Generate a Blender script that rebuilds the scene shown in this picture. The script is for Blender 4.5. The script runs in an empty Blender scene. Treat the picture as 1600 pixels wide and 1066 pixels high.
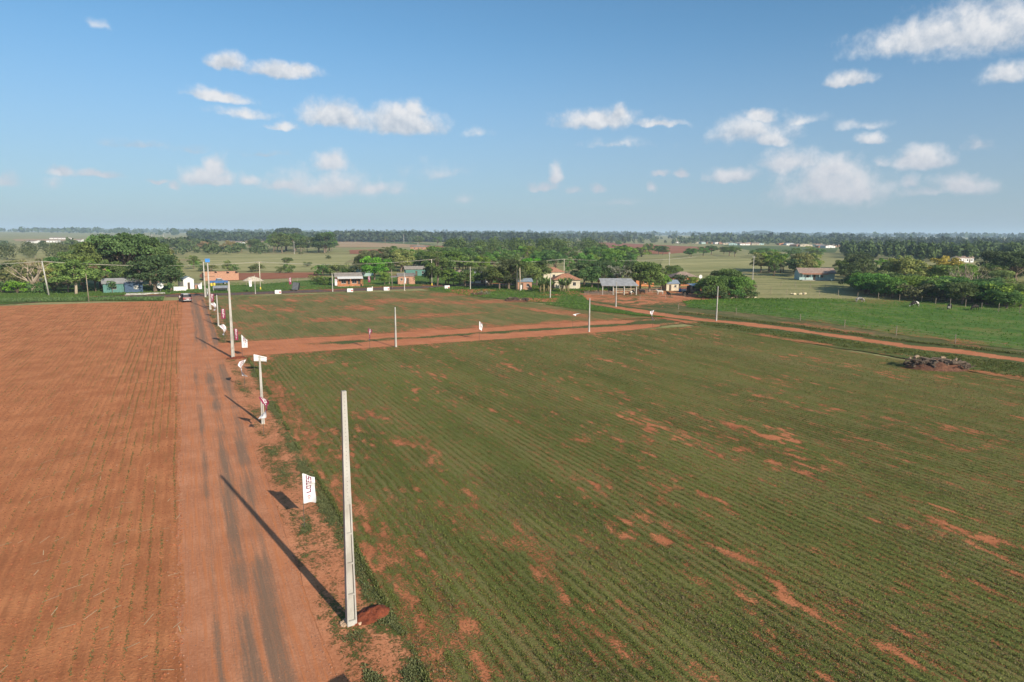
import bpy, math, random
import numpy as np
from mathutils import Vector, Matrix

R = math.radians
scene = bpy.context.scene
COL = scene.collection

# ------------------------------------------------------------------ camera
CAM_H, FPX = 15.0, 1067.0                      # drone height in metres, focal length in photo pixels
YAW, PITCH, ROLL = R(25.795), R(8.869), 9 / 1600
def cam_axes():
    f = Vector((math.sin(YAW) * math.cos(PITCH), math.cos(YAW) * math.cos(PITCH), -math.sin(PITCH)))
    r = Vector((math.cos(YAW), -math.sin(YAW), 0)); u = r.cross(f)
    return f, r * math.cos(ROLL) + u * math.sin(ROLL), u * math.cos(ROLL) - r * math.sin(ROLL)
CF, CR, CU = cam_axes()
cd = bpy.data.cameras.new('camera'); co = bpy.data.objects.new('camera', cd); COL.objects.link(co)
cd.sensor_width = 36; cd.lens = 36 * FPX / 1600; cd.clip_start = 0.5; cd.clip_end = 60000
m = Matrix((CR, CU, -CF)).transposed().to_4x4(); m.translation = (0, 0, CAM_H); co.matrix_world = m
scene.camera = co
def direc(px, py):
    return (CF + CR * ((px - 800) / FPX) - CU * ((py - 533) / FPX)).normalized()
def at(px, py, z=0.0):                          # the spot on the ground seen at a photo pixel
    d = direc(px, py); t = (z - CAM_H) / d.z
    return Vector((d.x * t, d.y * t, z))
def at_r(px, dist):                             # ground spot in the direction of a pixel column at a given distance
    d = direc(px, 372); k = dist / math.hypot(d.x, d.y)
    return Vector((d.x * k, d.y * k, 0))

# ------------------------------------------------------------------ light
SUN_AZ, SUN_EL = R(169.6), R(24.6)
scene.view_settings.view_transform = 'Standard'; scene.view_settings.look = 'None'
scene.view_settings.gamma = 1; scene.view_settings.use_curve_mapping = False
scene.view_settings.exposure = 0.45
sd = bpy.data.lights.new('sun', 'SUN'); sd.energy = 4.8; sd.angle = R(0.55); sd.color = (1, .90, .76)
so = bpy.data.objects.new('sun', sd); COL.objects.link(so)
sdir = Vector((math.sin(SUN_AZ) * math.cos(SUN_EL), math.cos(SUN_AZ) * math.cos(SUN_EL), math.sin(SUN_EL)))
so.rotation_euler = sdir.to_track_quat('Z', 'Y').to_euler(); so.location = (0, -40, 60)

# ------------------------------------------------------------------ node helper
class NT:
    def __init__(s, tree): s.t = tree
    def n(s, typ, ins=None, **kw):
        nd = s.t.nodes.new(typ)
        for k, v in kw.items(): setattr(nd, k, v)
        for k, v in (ins or {}).items():
            sk = nd.inputs[k]
            if isinstance(v, bpy.types.NodeSocket): s.t.links.new(v, sk)
            else: sk.default_value = v
        return nd
    def math(s, op, a, b=0.0, c=None, clamp=False):
        d = {0: a, 1: b}
        if c is not None: d[2] = c
        return s.n('ShaderNodeMath', d, operation=op, use_clamp=clamp).outputs[0]
    def vmath(s, op, a, b=None, c=None):
        d = {0: a}
        if b is not None: d[1] = b
        if c is not None: d[2] = c
        nd = s.n('ShaderNodeVectorMath', d, operation=op)
        return nd.outputs['Value'] if op in ('LENGTH', 'DOT_PRODUCT') else nd.outputs[0]
    def noise(s, vec, scale, detail=4, rough=.55, dist=0.0):
        return s.n('ShaderNodeTexNoise', {'Vector': vec, 'Scale': scale, 'Detail': detail, 'Roughness': rough, 'Distortion': dist}).outputs['Fac']
    def ramp(s, fac, stops):
        nd = s.n('ShaderNodeValToRGB', {0: fac}); cr = nd.color_ramp
        while len(cr.elements) < len(stops): cr.elements.new(.5)
        for e, (p, c) in zip(cr.elements, stops):
            e.position = p; e.color = (*c, 1) if len(c) == 3 else c
        return nd.outputs[0]
    def mix(s, fac, a, b, blend='MIX'):
        nd = s.n('ShaderNodeMix', data_type='RGBA', blend_type=blend)
        for k, v in ((0, fac), (6, a), (7, b)):
            if isinstance(v, bpy.types.NodeSocket): s.t.links.new(v, nd.inputs[k])
            else: nd.inputs[k].default_value = v if k == 0 else ((*v, 1) if len(v) == 3 else v)
        return nd.outputs[2]
    def smooth(s, v, lo, hi):
        return s.n('ShaderNodeMapRange', {0: v, 1: lo, 2: hi, 3: 0.0, 4: 1.0}, interpolation_type='SMOOTHSTEP').outputs[0]
    def attr(s, name): return s.n('ShaderNodeAttribute', attribute_name=name).outputs['Fac']
    def pos(s): return s.n('ShaderNodeNewGeometry').outputs['Position']
    def scaled(s, vec, sc): return s.vmath('MULTIPLY', vec, sc)

# ------------------------------------------------------------------ sky: daylight with scattered cumulus
SKY = 0.095
world = bpy.data.worlds.new('World'); scene.world = world; world.use_nodes = True
wt = world.node_tree; wt.nodes.clear(); W = NT(wt)
sky = W.n('ShaderNodeTexSky', sky_type='NISHITA', sun_disc=False, sun_elevation=SUN_EL, sun_rotation=SUN_AZ,
          altitude=0, air_density=0.80, dust_density=.9, ozone_density=4.4)
gen = W.n('ShaderNodeTexCoord').outputs['Generated']
sx = W.n('ShaderNodeSeparateXYZ', {0: gen})
az = W.math('ARCTAN2', sx.outputs[0], sx.outputs[1])
azw = W.math('WRAP', W.math('MULTIPLY', az, 180 / math.pi), 71.0, -19.0)   # the same cloud bank all the way round
el = W.math('MULTIPLY', W.math('ARCSINE', sx.outputs[2]), 180 / math.pi)
def warp(scale, det, amp):
    nz = W.n('ShaderNodeTexNoise', {'Vector': gen, 'Scale': scale, 'Detail': det, 'Roughness': .6})
    v = W.vmath('SUBTRACT', nz.outputs['Color'], (.5, .5, .5)); return W.vmath('MULTIPLY', v, (amp, amp * .75, 0))
pv = W.n('ShaderNodeCombineXYZ', {0: azw, 1: el, 2: 0.0}).outputs[0]
pv = W.vmath('ADD', pv, warp(14, 3, 1.7)); pv = W.vmath('ADD', pv, warp(60, 4, .85))
CLOUDS = [(352,95,30,13,1),(440,108,58,11,.9),(470,106,26,10,.9),(345,149,44,10,.95),(385,176,45,8,.55),(525,180,62,22,1),(625,186,66,24,1.1),(650,168,18,14,1),(435,197,25,7,.8),
 (325,272,40,14,.95),(338,256,18,18,1),(390,278,16,11,.8),(445,287,32,10,.8),(520,252,34,16,.9),(520,283,95,24,.62),(590,290,45,14,.7),(750,204,32,8,.42),(730,310,15,10,.4),
 (930,184,60,17,1),(962,176,20,14,1),(1030,192,40,7,.75),(868,275,11,17,.9),(850,291,30,8,.8),(936,293,12,7,.8),(900,296,20,6,.55),(1070,271,12,8,.9),(1036,272,14,6,.7),(1140,273,40,13,.85),
 (1175,200,66,22,.75),(1185,178,24,12,1.1),(1250,186,38,8,.5),(1205,214,27,15,1.1),(1022,292,10,9,.7),(1305,262,40,20,.8),(1235,248,44,22,.8),(1300,284,84,34,.8),(1345,295,40,20,.75),(1328,122,34,12,1),(1355,215,20,9,.9),(1350,192,42,9,.5),
 (1440,245,38,19,1.05),(1378,253,17,8,.6),(1500,288,40,16,.9),(1530,225,18,9,.6),(1572,112,28,17,.9),(1470,52,120,26,.9),(1560,30,110,44,.8),(1450,300,52,9,.55),(1420,285,16,12,.6),
 (90,266,20,8,.85),(155,273,30,6,.8),(10,281,28,10,.6),(245,281,18,4,.8),(272,286,9,7,.7),(210,223,42,7,.44),(300,232,38,7,.42),(150,35,18,7,.38),(80,281,12,12,.45),(690,262,60,14,.34),(410,240,36,5,.45),(960,224,60,7,.38),(960,315,40,5,.4)]
acc = None; wsum = None; hsum = None
for cx, cy, hw, hh, amp in CLOUDS:
    d = direc(cx, cy); a_ = math.degrees(math.atan2(d.x, d.y)); e_ = math.degrees(math.asin(d.z))
    k = 57.3 / FPX * (math.hypot(d.x, d.y) * CF.dot(d)) ** .5
    hw_, hh_ = hw * k * 1.36, hh * k * 1.78
    v = W.vmath('MULTIPLY_ADD', pv, (1 / hw_, 1 / hh_, 0), (-a_ / hw_, -(e_ - hh_ * .25) / hh_, 0))
    v0 = v
    v = W.vmath('MAXIMUM', v, W.vmath('MULTIPLY', v, (-1, -2.3, 0)))
    q = W.math('MULTIPLY_ADD', W.vmath('LENGTH', v), -amp, amp)
    acc = q if acc is None else W.math('MAXIMUM', acc, q)
    if hh >= 11:                                  # height within the cloud, for lit tops and grey flat bases
        w_ = W.math('MAXIMUM', q, 0.0005); vy = W.vmath('DOT_PRODUCT', v0, (0, 1, 0))
        wsum = w_ if wsum is None else W.math('ADD', wsum, w_)
        hsum = W.math('MULTIPLY', w_, vy) if hsum is None else W.math('MULTIPLY_ADD', w_, vy, hsum)
fb = W.noise(gen, 38, 7, .62)
dens = W.math('ADD', acc, W.math('MULTIPLY', W.math('SUBTRACT', fb, .5), .95))
alpha = W.smooth(dens, .02, .68)
hz = W.smooth(el, 0.0, 8.5)
alpha = W.math('MULTIPLY', alpha, W.math('MULTIPLY_ADD', hz, .30, .66))
fb2 = W.noise(W.vmath('ADD', gen, (0.004, -0.002, .012)), 38, 6, .62)
relief = W.math('SUBTRACT', fb, fb2)
hrel = W.math('DIVIDE', hsum, wsum)
lit = W.math('MULTIPLY_ADD', relief, 1.7, W.math('MULTIPLY_ADD', W.smooth(hrel, -.42, .42), .62, .22), clamp=True)
ccol = W.mix(lit, (.30, .36, .44), (.62, .62, .63))
ccol = W.mix(W.math('MULTIPLY_ADD', hz, -.75, .75, clamp=True), ccol, (.60, .53, .53))
skyc = W.vmath('MULTIPLY', sky.outputs[0], (SKY * .89, SKY * 1.13, SKY * 1.05))
veil = W.math('MULTIPLY_ADD', W.smooth(el, 1.0, 17), -.55, .55)        # thin high veil toward the horizon, all round
skyc = W.mix(veil, skyc, (.272, .288, .368))
fin = W.mix(alpha, skyc, ccol)
bg = W.n('ShaderNodeBackground', {'Color': fin, 'Strength': 1.0})
wt.links.new(bg.outputs[0], W.n('ShaderNodeOutputWorld').inputs[0])
world.cycles.sampling_method = "MANUAL"; world.cycles.sample_map_resolution = 256
scene.cycles.use_denoising = True
scene.cycles.max_bounces = 6; scene.cycles.diffuse_bounces = 2; scene.cycles.transmission_bounces = 3
scene.cycles.volume_bounces = 1; scene.cycles.sample_clamp_indirect = 4

# ------------------------------------------------------------------ numpy noise
def _h(ix, iy, s):
    n = (ix.astype(np.int64) * 374761393 + iy.astype(np.int64) * 668265263 + s * 1274126177) & 0x7fffffff
    n = ((n ^ (n >> 13)) * 1274126177) & 0x7fffffff
    return ((n ^ (n >> 16)) & 0xffff) / 65535.0
def vn(x, y, s=0):
    x = np.asarray(x, float); y = np.asarray(y, float); ix = np.floor(x); iy = np.floor(y); fx = x - ix; fy = y - iy
    fx = fx * fx * (3 - 2 * fx); fy = fy * fy * (3 - 2 * fy)
    a, b, c, d = _h(ix, iy, s), _h(ix + 1, iy, s), _h(ix, iy + 1, s), _h(ix + 1, iy + 1, s)
    return (a * (1 - fx) + b * fx) * (1 - fy) + (c * (1 - fx) + d * fx) * fy
def fbm(x, y, s=0, o=4):
    t = 0; w = .5; tot = 0
    for i in range(o):
        t = t + w * vn(np.asarray(x) * 2 ** i, np.asarray(y) * 2 ** i, s + i * 17); tot += w; w *= .55
    return t / tot
def sst(v, lo, hi):
    t = np.clip((np.asarray(v, float) - lo) / (hi - lo), 0, 1); return t * t * (3 - 2 * t)

# ------------------------------------------------------------------ object helpers
def tag(o, label=None, cat=None, group=None, kind=None):
    if label: o['label'] = label
    if cat: o['category'] = cat
    if group: o['group'] = group
    if kind: o['kind'] = kind
    return o
def link(name, data, parent=None, mat=None, loc=None, rz=None):
    o = bpy.data.objects.new(name, data); COL.objects.link(o)
    if parent: o.parent = parent
    if mat and data: 
        if not data.materials: data.materials.append(mat)
    if loc is not None: o.location = loc
    if rz is not None: o.rotation_euler = (0, 0, rz)
    return o
def empty(name, loc, rz=0.0, label=None, cat=None, group=None):
    o = bpy.data.objects.new(name, None); COL.objects.link(o); o.empty_display_size = .3
    o.location = loc; o.rotation_euler = (0, 0, rz); return tag(o, label, cat, group)
def np_mesh(name, V, Fq, attrs=None, smooth=False):
    """mesh from a vertex array and an (n,3) or (n,4) face array"""
    V = np.asarray(V, np.float32); Fq = np.asarray(Fq, np.int32); k = Fq.shape[1]
    me = bpy.data.meshes.new(name); me.vertices.add(len(V)); me.vertices.foreach_set('co', V.ravel())
    me.loops.add(Fq.size); me.loops.foreach_set('vertex_index', Fq.ravel())
    me.polygons.add(len(Fq)); me.polygons.foreach_set('loop_start', np.arange(0, Fq.size, k, dtype=np.int32))
    me.polygons.foreach_set('loop_total', np.full(len(Fq), k, np.int32))
    if smooth: me.polygons.foreach_set('use_smooth', np.ones(len(Fq), bool))
    me.update(calc_edges=True)
    for n_, (dom, a) in (attrs or {}).items():
        at_ = me.attributes.new(n_, 'FLOAT', dom); at_.data.foreach_set('value', np.asarray(a, np.float32).ravel())
    return me
class MB:
    def __init__(s): s.v = []; s.f = []
    def add(s, vs, fs):
        o = len(s.v); s.v += [tuple(p) for p in vs]; s.f += [tuple(i + o for i in f) for f in fs]; return s
    def box(s, x0, x1, y0, y1, z0, z1):
        return s.add([(x0,y0,z0),(x1,y0,z0),(x1,y1,z0),(x0,y1,z0),(x0,y0,z1),(x1,y0,z1),(x1,y1,z1),(x0,y1,z1)],
                     [(0,3,2,1),(4,5,6,7),(0,1,5,4),(1,2,6,5),(2,3,7,6),(3,0,4,7)])
    def hexa(s, a, b):                      # two quads (each 4 corners, counterclockwise from above), bottom and top
        return s.add(list(a) + list(b), [(0,3,2,1),(4,5,6,7),(0,1,5,4),(1,2,6,5),(2,3,7,6),(3,0,4,7)])
    def prism(s, poly, axis, a, b):         # 2D polygon extruded along an axis
        def P(u, v, w): return {'x': (w, u, v), 'y': (u, w, v), 'z': (u, v, w)}[axis]
        n = len(poly); vs = [P(u, v, a) for u, v in poly] + [P(u, v, b) for u, v in poly]
        return s.add(vs, [tuple(range(n))[::-1], tuple(range(n, 2 * n))] + [(i, (i + 1) % n, n + (i + 1) % n, n + i) for i in range(n)])
    def tube(s, pts, rad, k=6, cap=True):
        pts = [Vector(p) for p in pts]; n = len(pts)
        if not isinstance(rad, (list, tuple)): rad = [rad] * n
        o = len(s.v); ref = Vector((0.31, .17, .93))
        for i, p in enumerate(pts):
            d = (pts[min(i + 1, n - 1)] - pts[max(i - 1, 0)]).normalized()
            if abs(d.dot(ref)) > .95: ref = Vector((.9, .2, .1))
            a = d.cross(ref).normalized(); b = d.cross(a)
            for j in range(k):
                t = 2 * math.pi * j / k; s.v.append(tuple(p + (a * math.cos(t) + b * math.sin(t)) * rad[i]))
        for i in range(n - 1):
            for j in range(k):
                s.f.append((o + i * k + j, o + i * k + (j + 1) % k, o + (i + 1) * k + (j + 1) % k, o + (i + 1) * k + j))
        if cap: s.f.append(tuple(o + j for j in range(k))[::-1]); s.f.append(tuple(o + (n - 1) * k + j for j in range(k)))
        return s
    def blob(s, c, r, seed=0, nu=8, nv=5, rough=.25):
        rnd = random.Random(seed); o = len(s.v); c = Vector(c)
        rx, ry, rz = r if isinstance(r, (tuple, list)) else (r, r, r)
        s.v.append(tuple(c + Vector((0, 0, rz)))); 
        for i in range(1, nv):
            p = math.pi * i / nv
            for j in range(nu):
                t = 2 * math.pi * j / nu; q = 1 + (rnd.random() - .5) * 2 * rough
                s.v.append(tuple(c + Vector((math.sin(p) * math.cos(t) * rx * q, math.sin(p) * math.sin(t) * ry * q, math.cos(p) * rz * q))))
        s.v.append(tuple(c - Vector((0, 0, rz)))); last = len(s.v) - 1
        for j in range(nu):
            s.f.append((o, o + 1 + j, o + 1 + (j + 1) % nu))
            for i in range(nv - 2):
                a = o + 1 + i * nu; s.f.append((a + j, a + nu + j, a + nu + (j + 1) % nu, a + (j + 1) % nu))
            a = o + 1 + (nv - 2) * nu; s.f.append((last, a + (j + 1) % nu, a + j))
        return s
    def mesh(s, name, smooth=False):
        me = bpy.data.meshes.new(name); me.from_pydata(s.v, [], s.f); me.update()
        if smooth: me.polygons.foreach_set('use_smooth', [True] * len(me.polygons))
        return me
    def build(s, name, mat, parent=None, smooth=False, loc=None, rz=None):
        return link(name, s.mesh(name, smooth), parent, mat, loc, rz)
def copy_tree(o, parent=None):
    c = o.copy(); COL.objects.link(c); c.parent = parent
    for ch in list(o.children): copy_tree(ch, c)
    return c

# ------------------------------------------------------------------ materials
MATS = {}
def pmat(name, base, rough=.8, var=.2, scale=4.0, bump=0.0, bscale=None, metal=0.0, tint=None, spec=.3, stretch=(1, 1, 1), rnd=0.0):
    if name in MATS: return MATS[name]
    mt = bpy.data.materials.new(name); mt.use_nodes = True; t = mt.node_tree; t.nodes.clear(); n = NT(t)
    p = n.scaled(n.n('ShaderNodeTexCoord').outputs['Object'], stretch)
    f = n.noise(p, scale, 5, .6); f2 = n.noise(p, scale * 6, 3, .6)
    lo = tuple(c * (1 - var) for c in base); hi = tuple(min(1, c * (1 + var)) for c in base)
    if tint: lo = tint
    c = n.mix(n.smooth(f, .3, .72), lo, hi)
    c = n.mix(n.math('MULTIPLY', n.smooth(f2, .45, .75), var * .8), c, tuple(x * .55 for x in base))
    if rnd:
        oi = n.n('ShaderNodeObjectInfo').outputs['Random']
        c = n.n('ShaderNodeHueSaturation', {'Color': c, 'Value': n.math('MULTIPLY_ADD', oi, rnd * 2, 1 - rnd), 'Hue': .5}).outputs[0]
    b = n.n('ShaderNodeBsdfPrincipled', {'Base Color': c, 'Roughness': rough, 'Metallic': metal, 'Specular IOR Level': spec})
    if bump:
        bn = n.n('ShaderNodeBump', {'Height': n.noise(p, bscale or scale * 5, 5, .65), 'Strength': 1.0, 'Distance': bump})
        t.links.new(bn.outputs[0], b.inputs['Normal'])
    t.links.new(b.outputs[0], n.n('ShaderNodeOutputMaterial').inputs[0])
    MATS[name] = mt; return mt
def leafmat(name, dark, light, hue=.03, val=.35, trans=.28):
    """foliage: light and dark clumps from the leaf mesh's own tint, each tree a little different"""
    mt = bpy.data.materials.new(name); mt.use_nodes = True; t = mt.node_tree; t.nodes.clear(); n = NT(t)
    c = n.mix(n.attr('tint'), dark, light)
    oi = n.n('ShaderNodeObjectInfo').outputs['Random']; oi2 = n.math('FRACT', n.math('MULTIPLY', oi, 17.3))
    c = n.n('ShaderNodeHueSaturation', {'Color': c, 'Hue': n.math('MULTIPLY_ADD', oi, hue * 2, .5 - hue), 'Saturation': n.math('MULTIPLY_ADD', oi2, .3, .8),
            'Value': n.math('MULTIPLY_ADD', oi2, val * 2, 1 - val)}).outputs[0]
    d = n.n('ShaderNodeBsdfPrincipled', {'Base Color': c, 'Roughness': .65, 'Specular IOR Level': .25})
    tr = n.n('ShaderNodeBsdfTranslucent', {'Color': c})
    mx = n.n('ShaderNodeMixShader', {0: trans, 1: d.outputs[0], 2: tr.outputs[0]})
    t.links.new(mx.outputs[0], n.n('ShaderNodeOutputMaterial').inputs[0]); return mt

def soil_color(n, pos, light=(.62, .245, .112), dark=(.37, .122, .050)):
    f = n.noise(pos, .35, 4, .6); g = n.noise(pos, 7.0, 4, .7); h = n.noise(pos, 38.0, 2, .6)
    v = n.math('ADD', n.math('MULTIPLY', f, .55), n.math('ADD', n.math('MULTIPLY', g, .45), n.math('MULTIPLY', h, .25)))
    return n.mix(n.smooth(v, .46, .80), dark, light), v
def finish(n, c, height, dist, rough=.92):
    b = n.n('ShaderNodeBsdfPrincipled', {'Base Color': c, 'Roughness': rough, 'Specular IOR Level': .12})
    if height is not None:
        bn = n.n('ShaderNodeBump', {'Height': height, 'Strength': 1.0, 'Distance': dist}); n.t.links.new(bn.outputs[0], b.inputs['Normal'])
    n.t.links.new(b.outputs[0], n.n('ShaderNodeOutputMaterial').inputs[0])
def gmat(name):
    mt = bpy.data.materials.new(name); mt.use_nodes = True; mt.node_tree.nodes.clear(); return mt, NT(mt.node_tree)

def green_ground(name, g_dark, g_light, dry, drymix=.5, soil_l=(.58,.220,.100), soil_d=(.37,.122,.052), rows=True, bump=.07, fine=1.0):
    mt, n = gmat(name); p = n.pos()
    sc, sv = soil_color(n, p, soil_l, soil_d)
    pr = n.scaled(p, (1, .28 if rows else .8, 1))
    a = n.noise(pr, 2.6 * fine, 5, .68); b = n.noise(p, 11.0 * fine, 4, .7); big = n.noise(n.scaled(p, (1, .35, 1)), .22, 4, .6)
    cov = n.attr('cover')
    q = n.math('ADD', cov, n.math('ADD', n.math('MULTIPLY', n.math('SUBTRACT', a, .5), 1.5), n.math('MULTIPLY', n.math('SUBTRACT', b, .5), 1.9)))
    mask = n.smooth(q, .22, .70)
    g = n.mix(n.smooth(n.math('ADD', n.math('MULTIPLY', b, .65), n.math('MULTIPLY', big, .35)), .36, .66), g_dark, g_light)
    xs_ = n.n('ShaderNodeSeparateXYZ', {0: p}); ru = n.math('ADD', n.math('MULTIPLY_ADD', xs_.outputs[1], .015, xs_.outputs[0]), n.math('MULTIPLY', n.noise(p, .25, 2, .5), .5))
    rowl = n.math('SINE', n.math('MULTIPLY', ru, 2 * math.pi / .50)); band_ = n.noise(n.scaled(p, (1, .012, 1)), .55, 3, .6)
    if rows: g = n.mix(n.math('MULTIPLY', n.smooth(n.math('ADD', n.math('MULTIPLY', rowl, .5), n.math('MULTIPLY', n.math('SUBTRACT', band_, .5), 5.0)), -.2, .7), .60), g, (.235, .205, .075))
    d = n.math('ADD', n.noise(pr, 1.1, 5, .7), n.math('MULTIPLY', n.math('SUBTRACT', big, .5), .9))
    g = n.mix(n.math('MULTIPLY', n.smooth(d, .42, .72), drymix), g, dry)
    c = n.mix(mask, sc, g)
    finish(n, c, n.math('ADD', n.math('MULTIPLY', b, mask), n.math('MULTIPLY', sv, .5)), bump)
    return mt

M_FIELD = green_ground('field_grass', (.080,.096,.022), (.190,.208,.052), (.225,.170,.068), .48)
M_FIELD2 = green_ground('field_grass_far', (.095,.110,.028), (.200,.210,.062), (.290,.190,.080), .70, fine=.8)
M_VERGE = green_ground('verge_grass', (.06,.085,.02), (.14,.17,.045), (.20,.15,.065), .5, (.66,.28,.14), (.44,.165,.075), rows=False)
M_LAWN = green_ground('lawn_grass', (.060,.115,.020), (.130,.220,.038), (.17,.15,.055), .35, rows=False, fine=.7)
M_PASTURE = green_ground('pasture_grass', (.055,.125,.020), (.120,.235,.036), (.20,.195,.065), .75, rows=False, fine=.6)
M_ROUGH = green_ground('rough_ground', (.075,.095,.028), (.16,.16,.055), (.26,.175,.085), .8, rows=False, fine=.6)

def m_soil_rows():
    mt, n = gmat('ploughed_soil'); p = n.pos(); c, v = soil_color(n, p, (.67,.270,.113), (.44,.155,.062))
    st = n.noise(n.scaled(p, (2.6, .12, 1)), 1.5, 5, .65)
    c = n.mix(n.math('MULTIPLY', n.smooth(st, .46, .70), .45), c, (.33, .120, .052))
    sep = n.n('ShaderNodeSeparateXYZ', {0: p}).outputs[0]
    wob = n.math('ADD', sep, n.math('MULTIPLY', n.noise(p, .5, 2, .5), .25))
    rw = n.math('SINE', n.math('MULTIPLY', wob, 2 * math.pi / .52))
    c = n.mix(n.math('MULTIPLY', n.smooth(rw, .2, 1), .16), c, (.34, .112, .046))
    ol = n.noise(n.scaled(p, (1, .3, 1)), .9, 5, .7)
    c = n.mix(n.math('MULTIPLY', n.smooth(ol, .56, .78), n.attr('weed')), c, (.20, .135, .050))
    hgt_ = n.math('ADD', n.math('MULTIPLY', rw, -.22), n.math('ADD', n.math('MULTIPLY', n.noise(p, 9, 4, .7), .8), n.math('MULTIPLY', n.noise(p, 32, 3, .6), .4)))
    finish(n, c, hgt_, .10); return mt
M_SOIL = m_soil_rows()
def m_dirt_road(name, l, d, asphalt=(.205,.138,.092)):
    mt, n = gmat(name); p = n.pos(); c, v = soil_color(n, p, l, d)
    tr = n.noise(n.scaled(p, (3.0, .08, 1)), 2.2, 4, .6)
    c = n.mix(n.math('MULTIPLY', n.smooth(tr, .46, .62), .65), c, (.58, .20, .075))
    tr2 = n.noise(n.scaled(p, (5.0, .10, 1)), 2.0, 5, .7); c = n.mix(n.math('MULTIPLY', n.smooth(tr2, .52, .70), .45), c, (.36, .15, .085))
    w = n.attr('wear')
    q = n.math('ADD', w, n.math('ADD', n.math('MULTIPLY', n.math('SUBTRACT', n.noise(n.scaled(p, (3.2, .10, 1)), 1.3, 7, .72), .5), 1.7), n.math('MULTIPLY', n.math('SUBTRACT', n.noise(p, 13, 4, .75), .5), 1.1)))
    asph = n.mix(n.noise(p, 24, 3, .7), tuple(x * .7 for x in asphalt), tuple(x * 1.45 for x in asphalt))
    c = n.mix(n.math('MULTIPLY', n.smooth(q, .18, .90), .86), c, asph)
    cv = n.attr('cover')
    g = n.math('ADD', cv, n.math('ADD', n.math('MULTIPLY', n.math('SUBTRACT', n.noise(n.scaled(p, (.4, 1, 1)), 1.8, 5, .7), .5), 1.2), n.math('MULTIPLY', n.math('SUBTRACT', n.noise(p, 12, 3, .7), .5), .8)))
    c = n.mix(n.smooth(g, .40, .62), c, n.mix(n.noise(p, 14, 3, .7), (.05, .075, .018), (.13, .14, .045)))
    finish(n, c, n.math('ADD', n.math('MULTIPLY', tr, .8), n.math('MULTIPLY', n.noise(p, 14, 4, .7), .6)), .05); return mt
M_ROAD = m_dirt_road('dirt_road', (.62, .275, .145), (.43, .165, .078))
M_TRACK = m_dirt_road('dirt_track', (.62, .245, .122), (.42, .148, .068))
M_ASPH = m_dirt_road('worn_asphalt', (.20, .12, .085), (.13, .085, .065), (.10, .09, .085))

def m_far(name, a, b, sc=(1, 1, 1), scale=.02, fine=.25):
    mt, n = gmat(name); p = n.scaled(n.pos(), sc)
    f = n.noise(p, scale, 5, .62); g = n.noise(p, fine, 4, .7)
    finish(n, n.mix(n.smooth(n.math('ADD', n.math('MULTIPLY', f, .6), n.math('MULTIPLY', g, .4)), .36, .66), a, b), g, .25); return mt
def m_ground():
    mt, n = gmat('grassland'); p = n.pos()
    rot = n.n('ShaderNodeVectorRotate', {'Vector': p, 'Angle': YAW}, rotation_type='Z_AXIS').outputs[0]
    q = n.scaled(rot, (.22, 1.0, 1))
    a = n.noise(q, .018, 5, .6); b = n.noise(q, .11, 5, .65); c_ = n.noise(p, .9, 4, .7)
    v = n.math('ADD', n.math('MULTIPLY', a, .55), n.math('ADD', n.math('MULTIPLY', b, .35), n.math('MULTIPLY', c_, .2)))
    col = n.ramp(v, [(.43, (.130, .155, .046)), (.49, (.220, .225, .078)), (.55, (.38, .33, .15)), (.60, (.215, .220, .078)), (.67, (.37, .26, .14))])
    col = n.mix(n.math('MULTIPLY', n.smooth(c_, .5, .8), .5), col, (.05, .065, .02))
    finish(n, col, c_, .3); return mt
M_GROUND = m_ground()

# ================================================================== the ground
def gz(x, y):
    """height of the open country: flat near the road, gently rolling far off"""
    r = np.hypot(x, y)
    return sst(r, 900, 4200) * (5 + 13 * fbm(np.asarray(x) / 1500 + 3.3, np.asarray(y) / 1500 + 7.1, 5, 3)) + sst(r, 4000, 9000) * 14
NR, NS = 90, 300
rad = np.concatenate([[0.0], np.geomspace(6, 14000, NR)])
ang = np.linspace(0, 2 * np.pi, NS, endpoint=False)
RR, AA = np.meshgrid(rad[1:], ang, indexing='ij')
gx, gy = RR * np.sin(AA), RR * np.cos(AA)
GV = np.concatenate([[[0, 0, 0]], np.stack([gx, gy, gz(gx, gy)], -1).reshape(-1, 3)])
GV[:, 2] -= .02
i_, j_ = np.meshgrid(np.arange(NR - 1), np.arange(NS), indexing='ij')
a_ = 1 + i_ * NS + j_; b_ = 1 + i_ * NS + (j_ + 1) % NS
GQ = np.stack([a_, a_ + NS, b_ + NS, b_], -1).reshape(-1, 4)
core = np.stack([np.zeros(NS, int), 1 + np.arange(NS), 1 + (np.arange(NS) + 1) % NS, 1 + (np.arange(NS) + 1) % NS], -1)
me = bpy.data.meshes.new('ground'); me.from_pydata(GV.tolist(), [], GQ.tolist() + [(int(r[0]), int(r[1]), int(r[2])) for r in core]); me.update()
import bmesh
bm = bmesh.new(); bm.from_mesh(me); bmesh.ops.recalc_face_normals(bm, faces=bm.faces)
if bm.faces[0].normal.z < 0: bmesh.ops.reverse_faces(bm, faces=bm.faces)
bm.to_mesh(me); bm.free()
tag(link('ground', me, None, M_GROUND), kind='structure')

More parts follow.
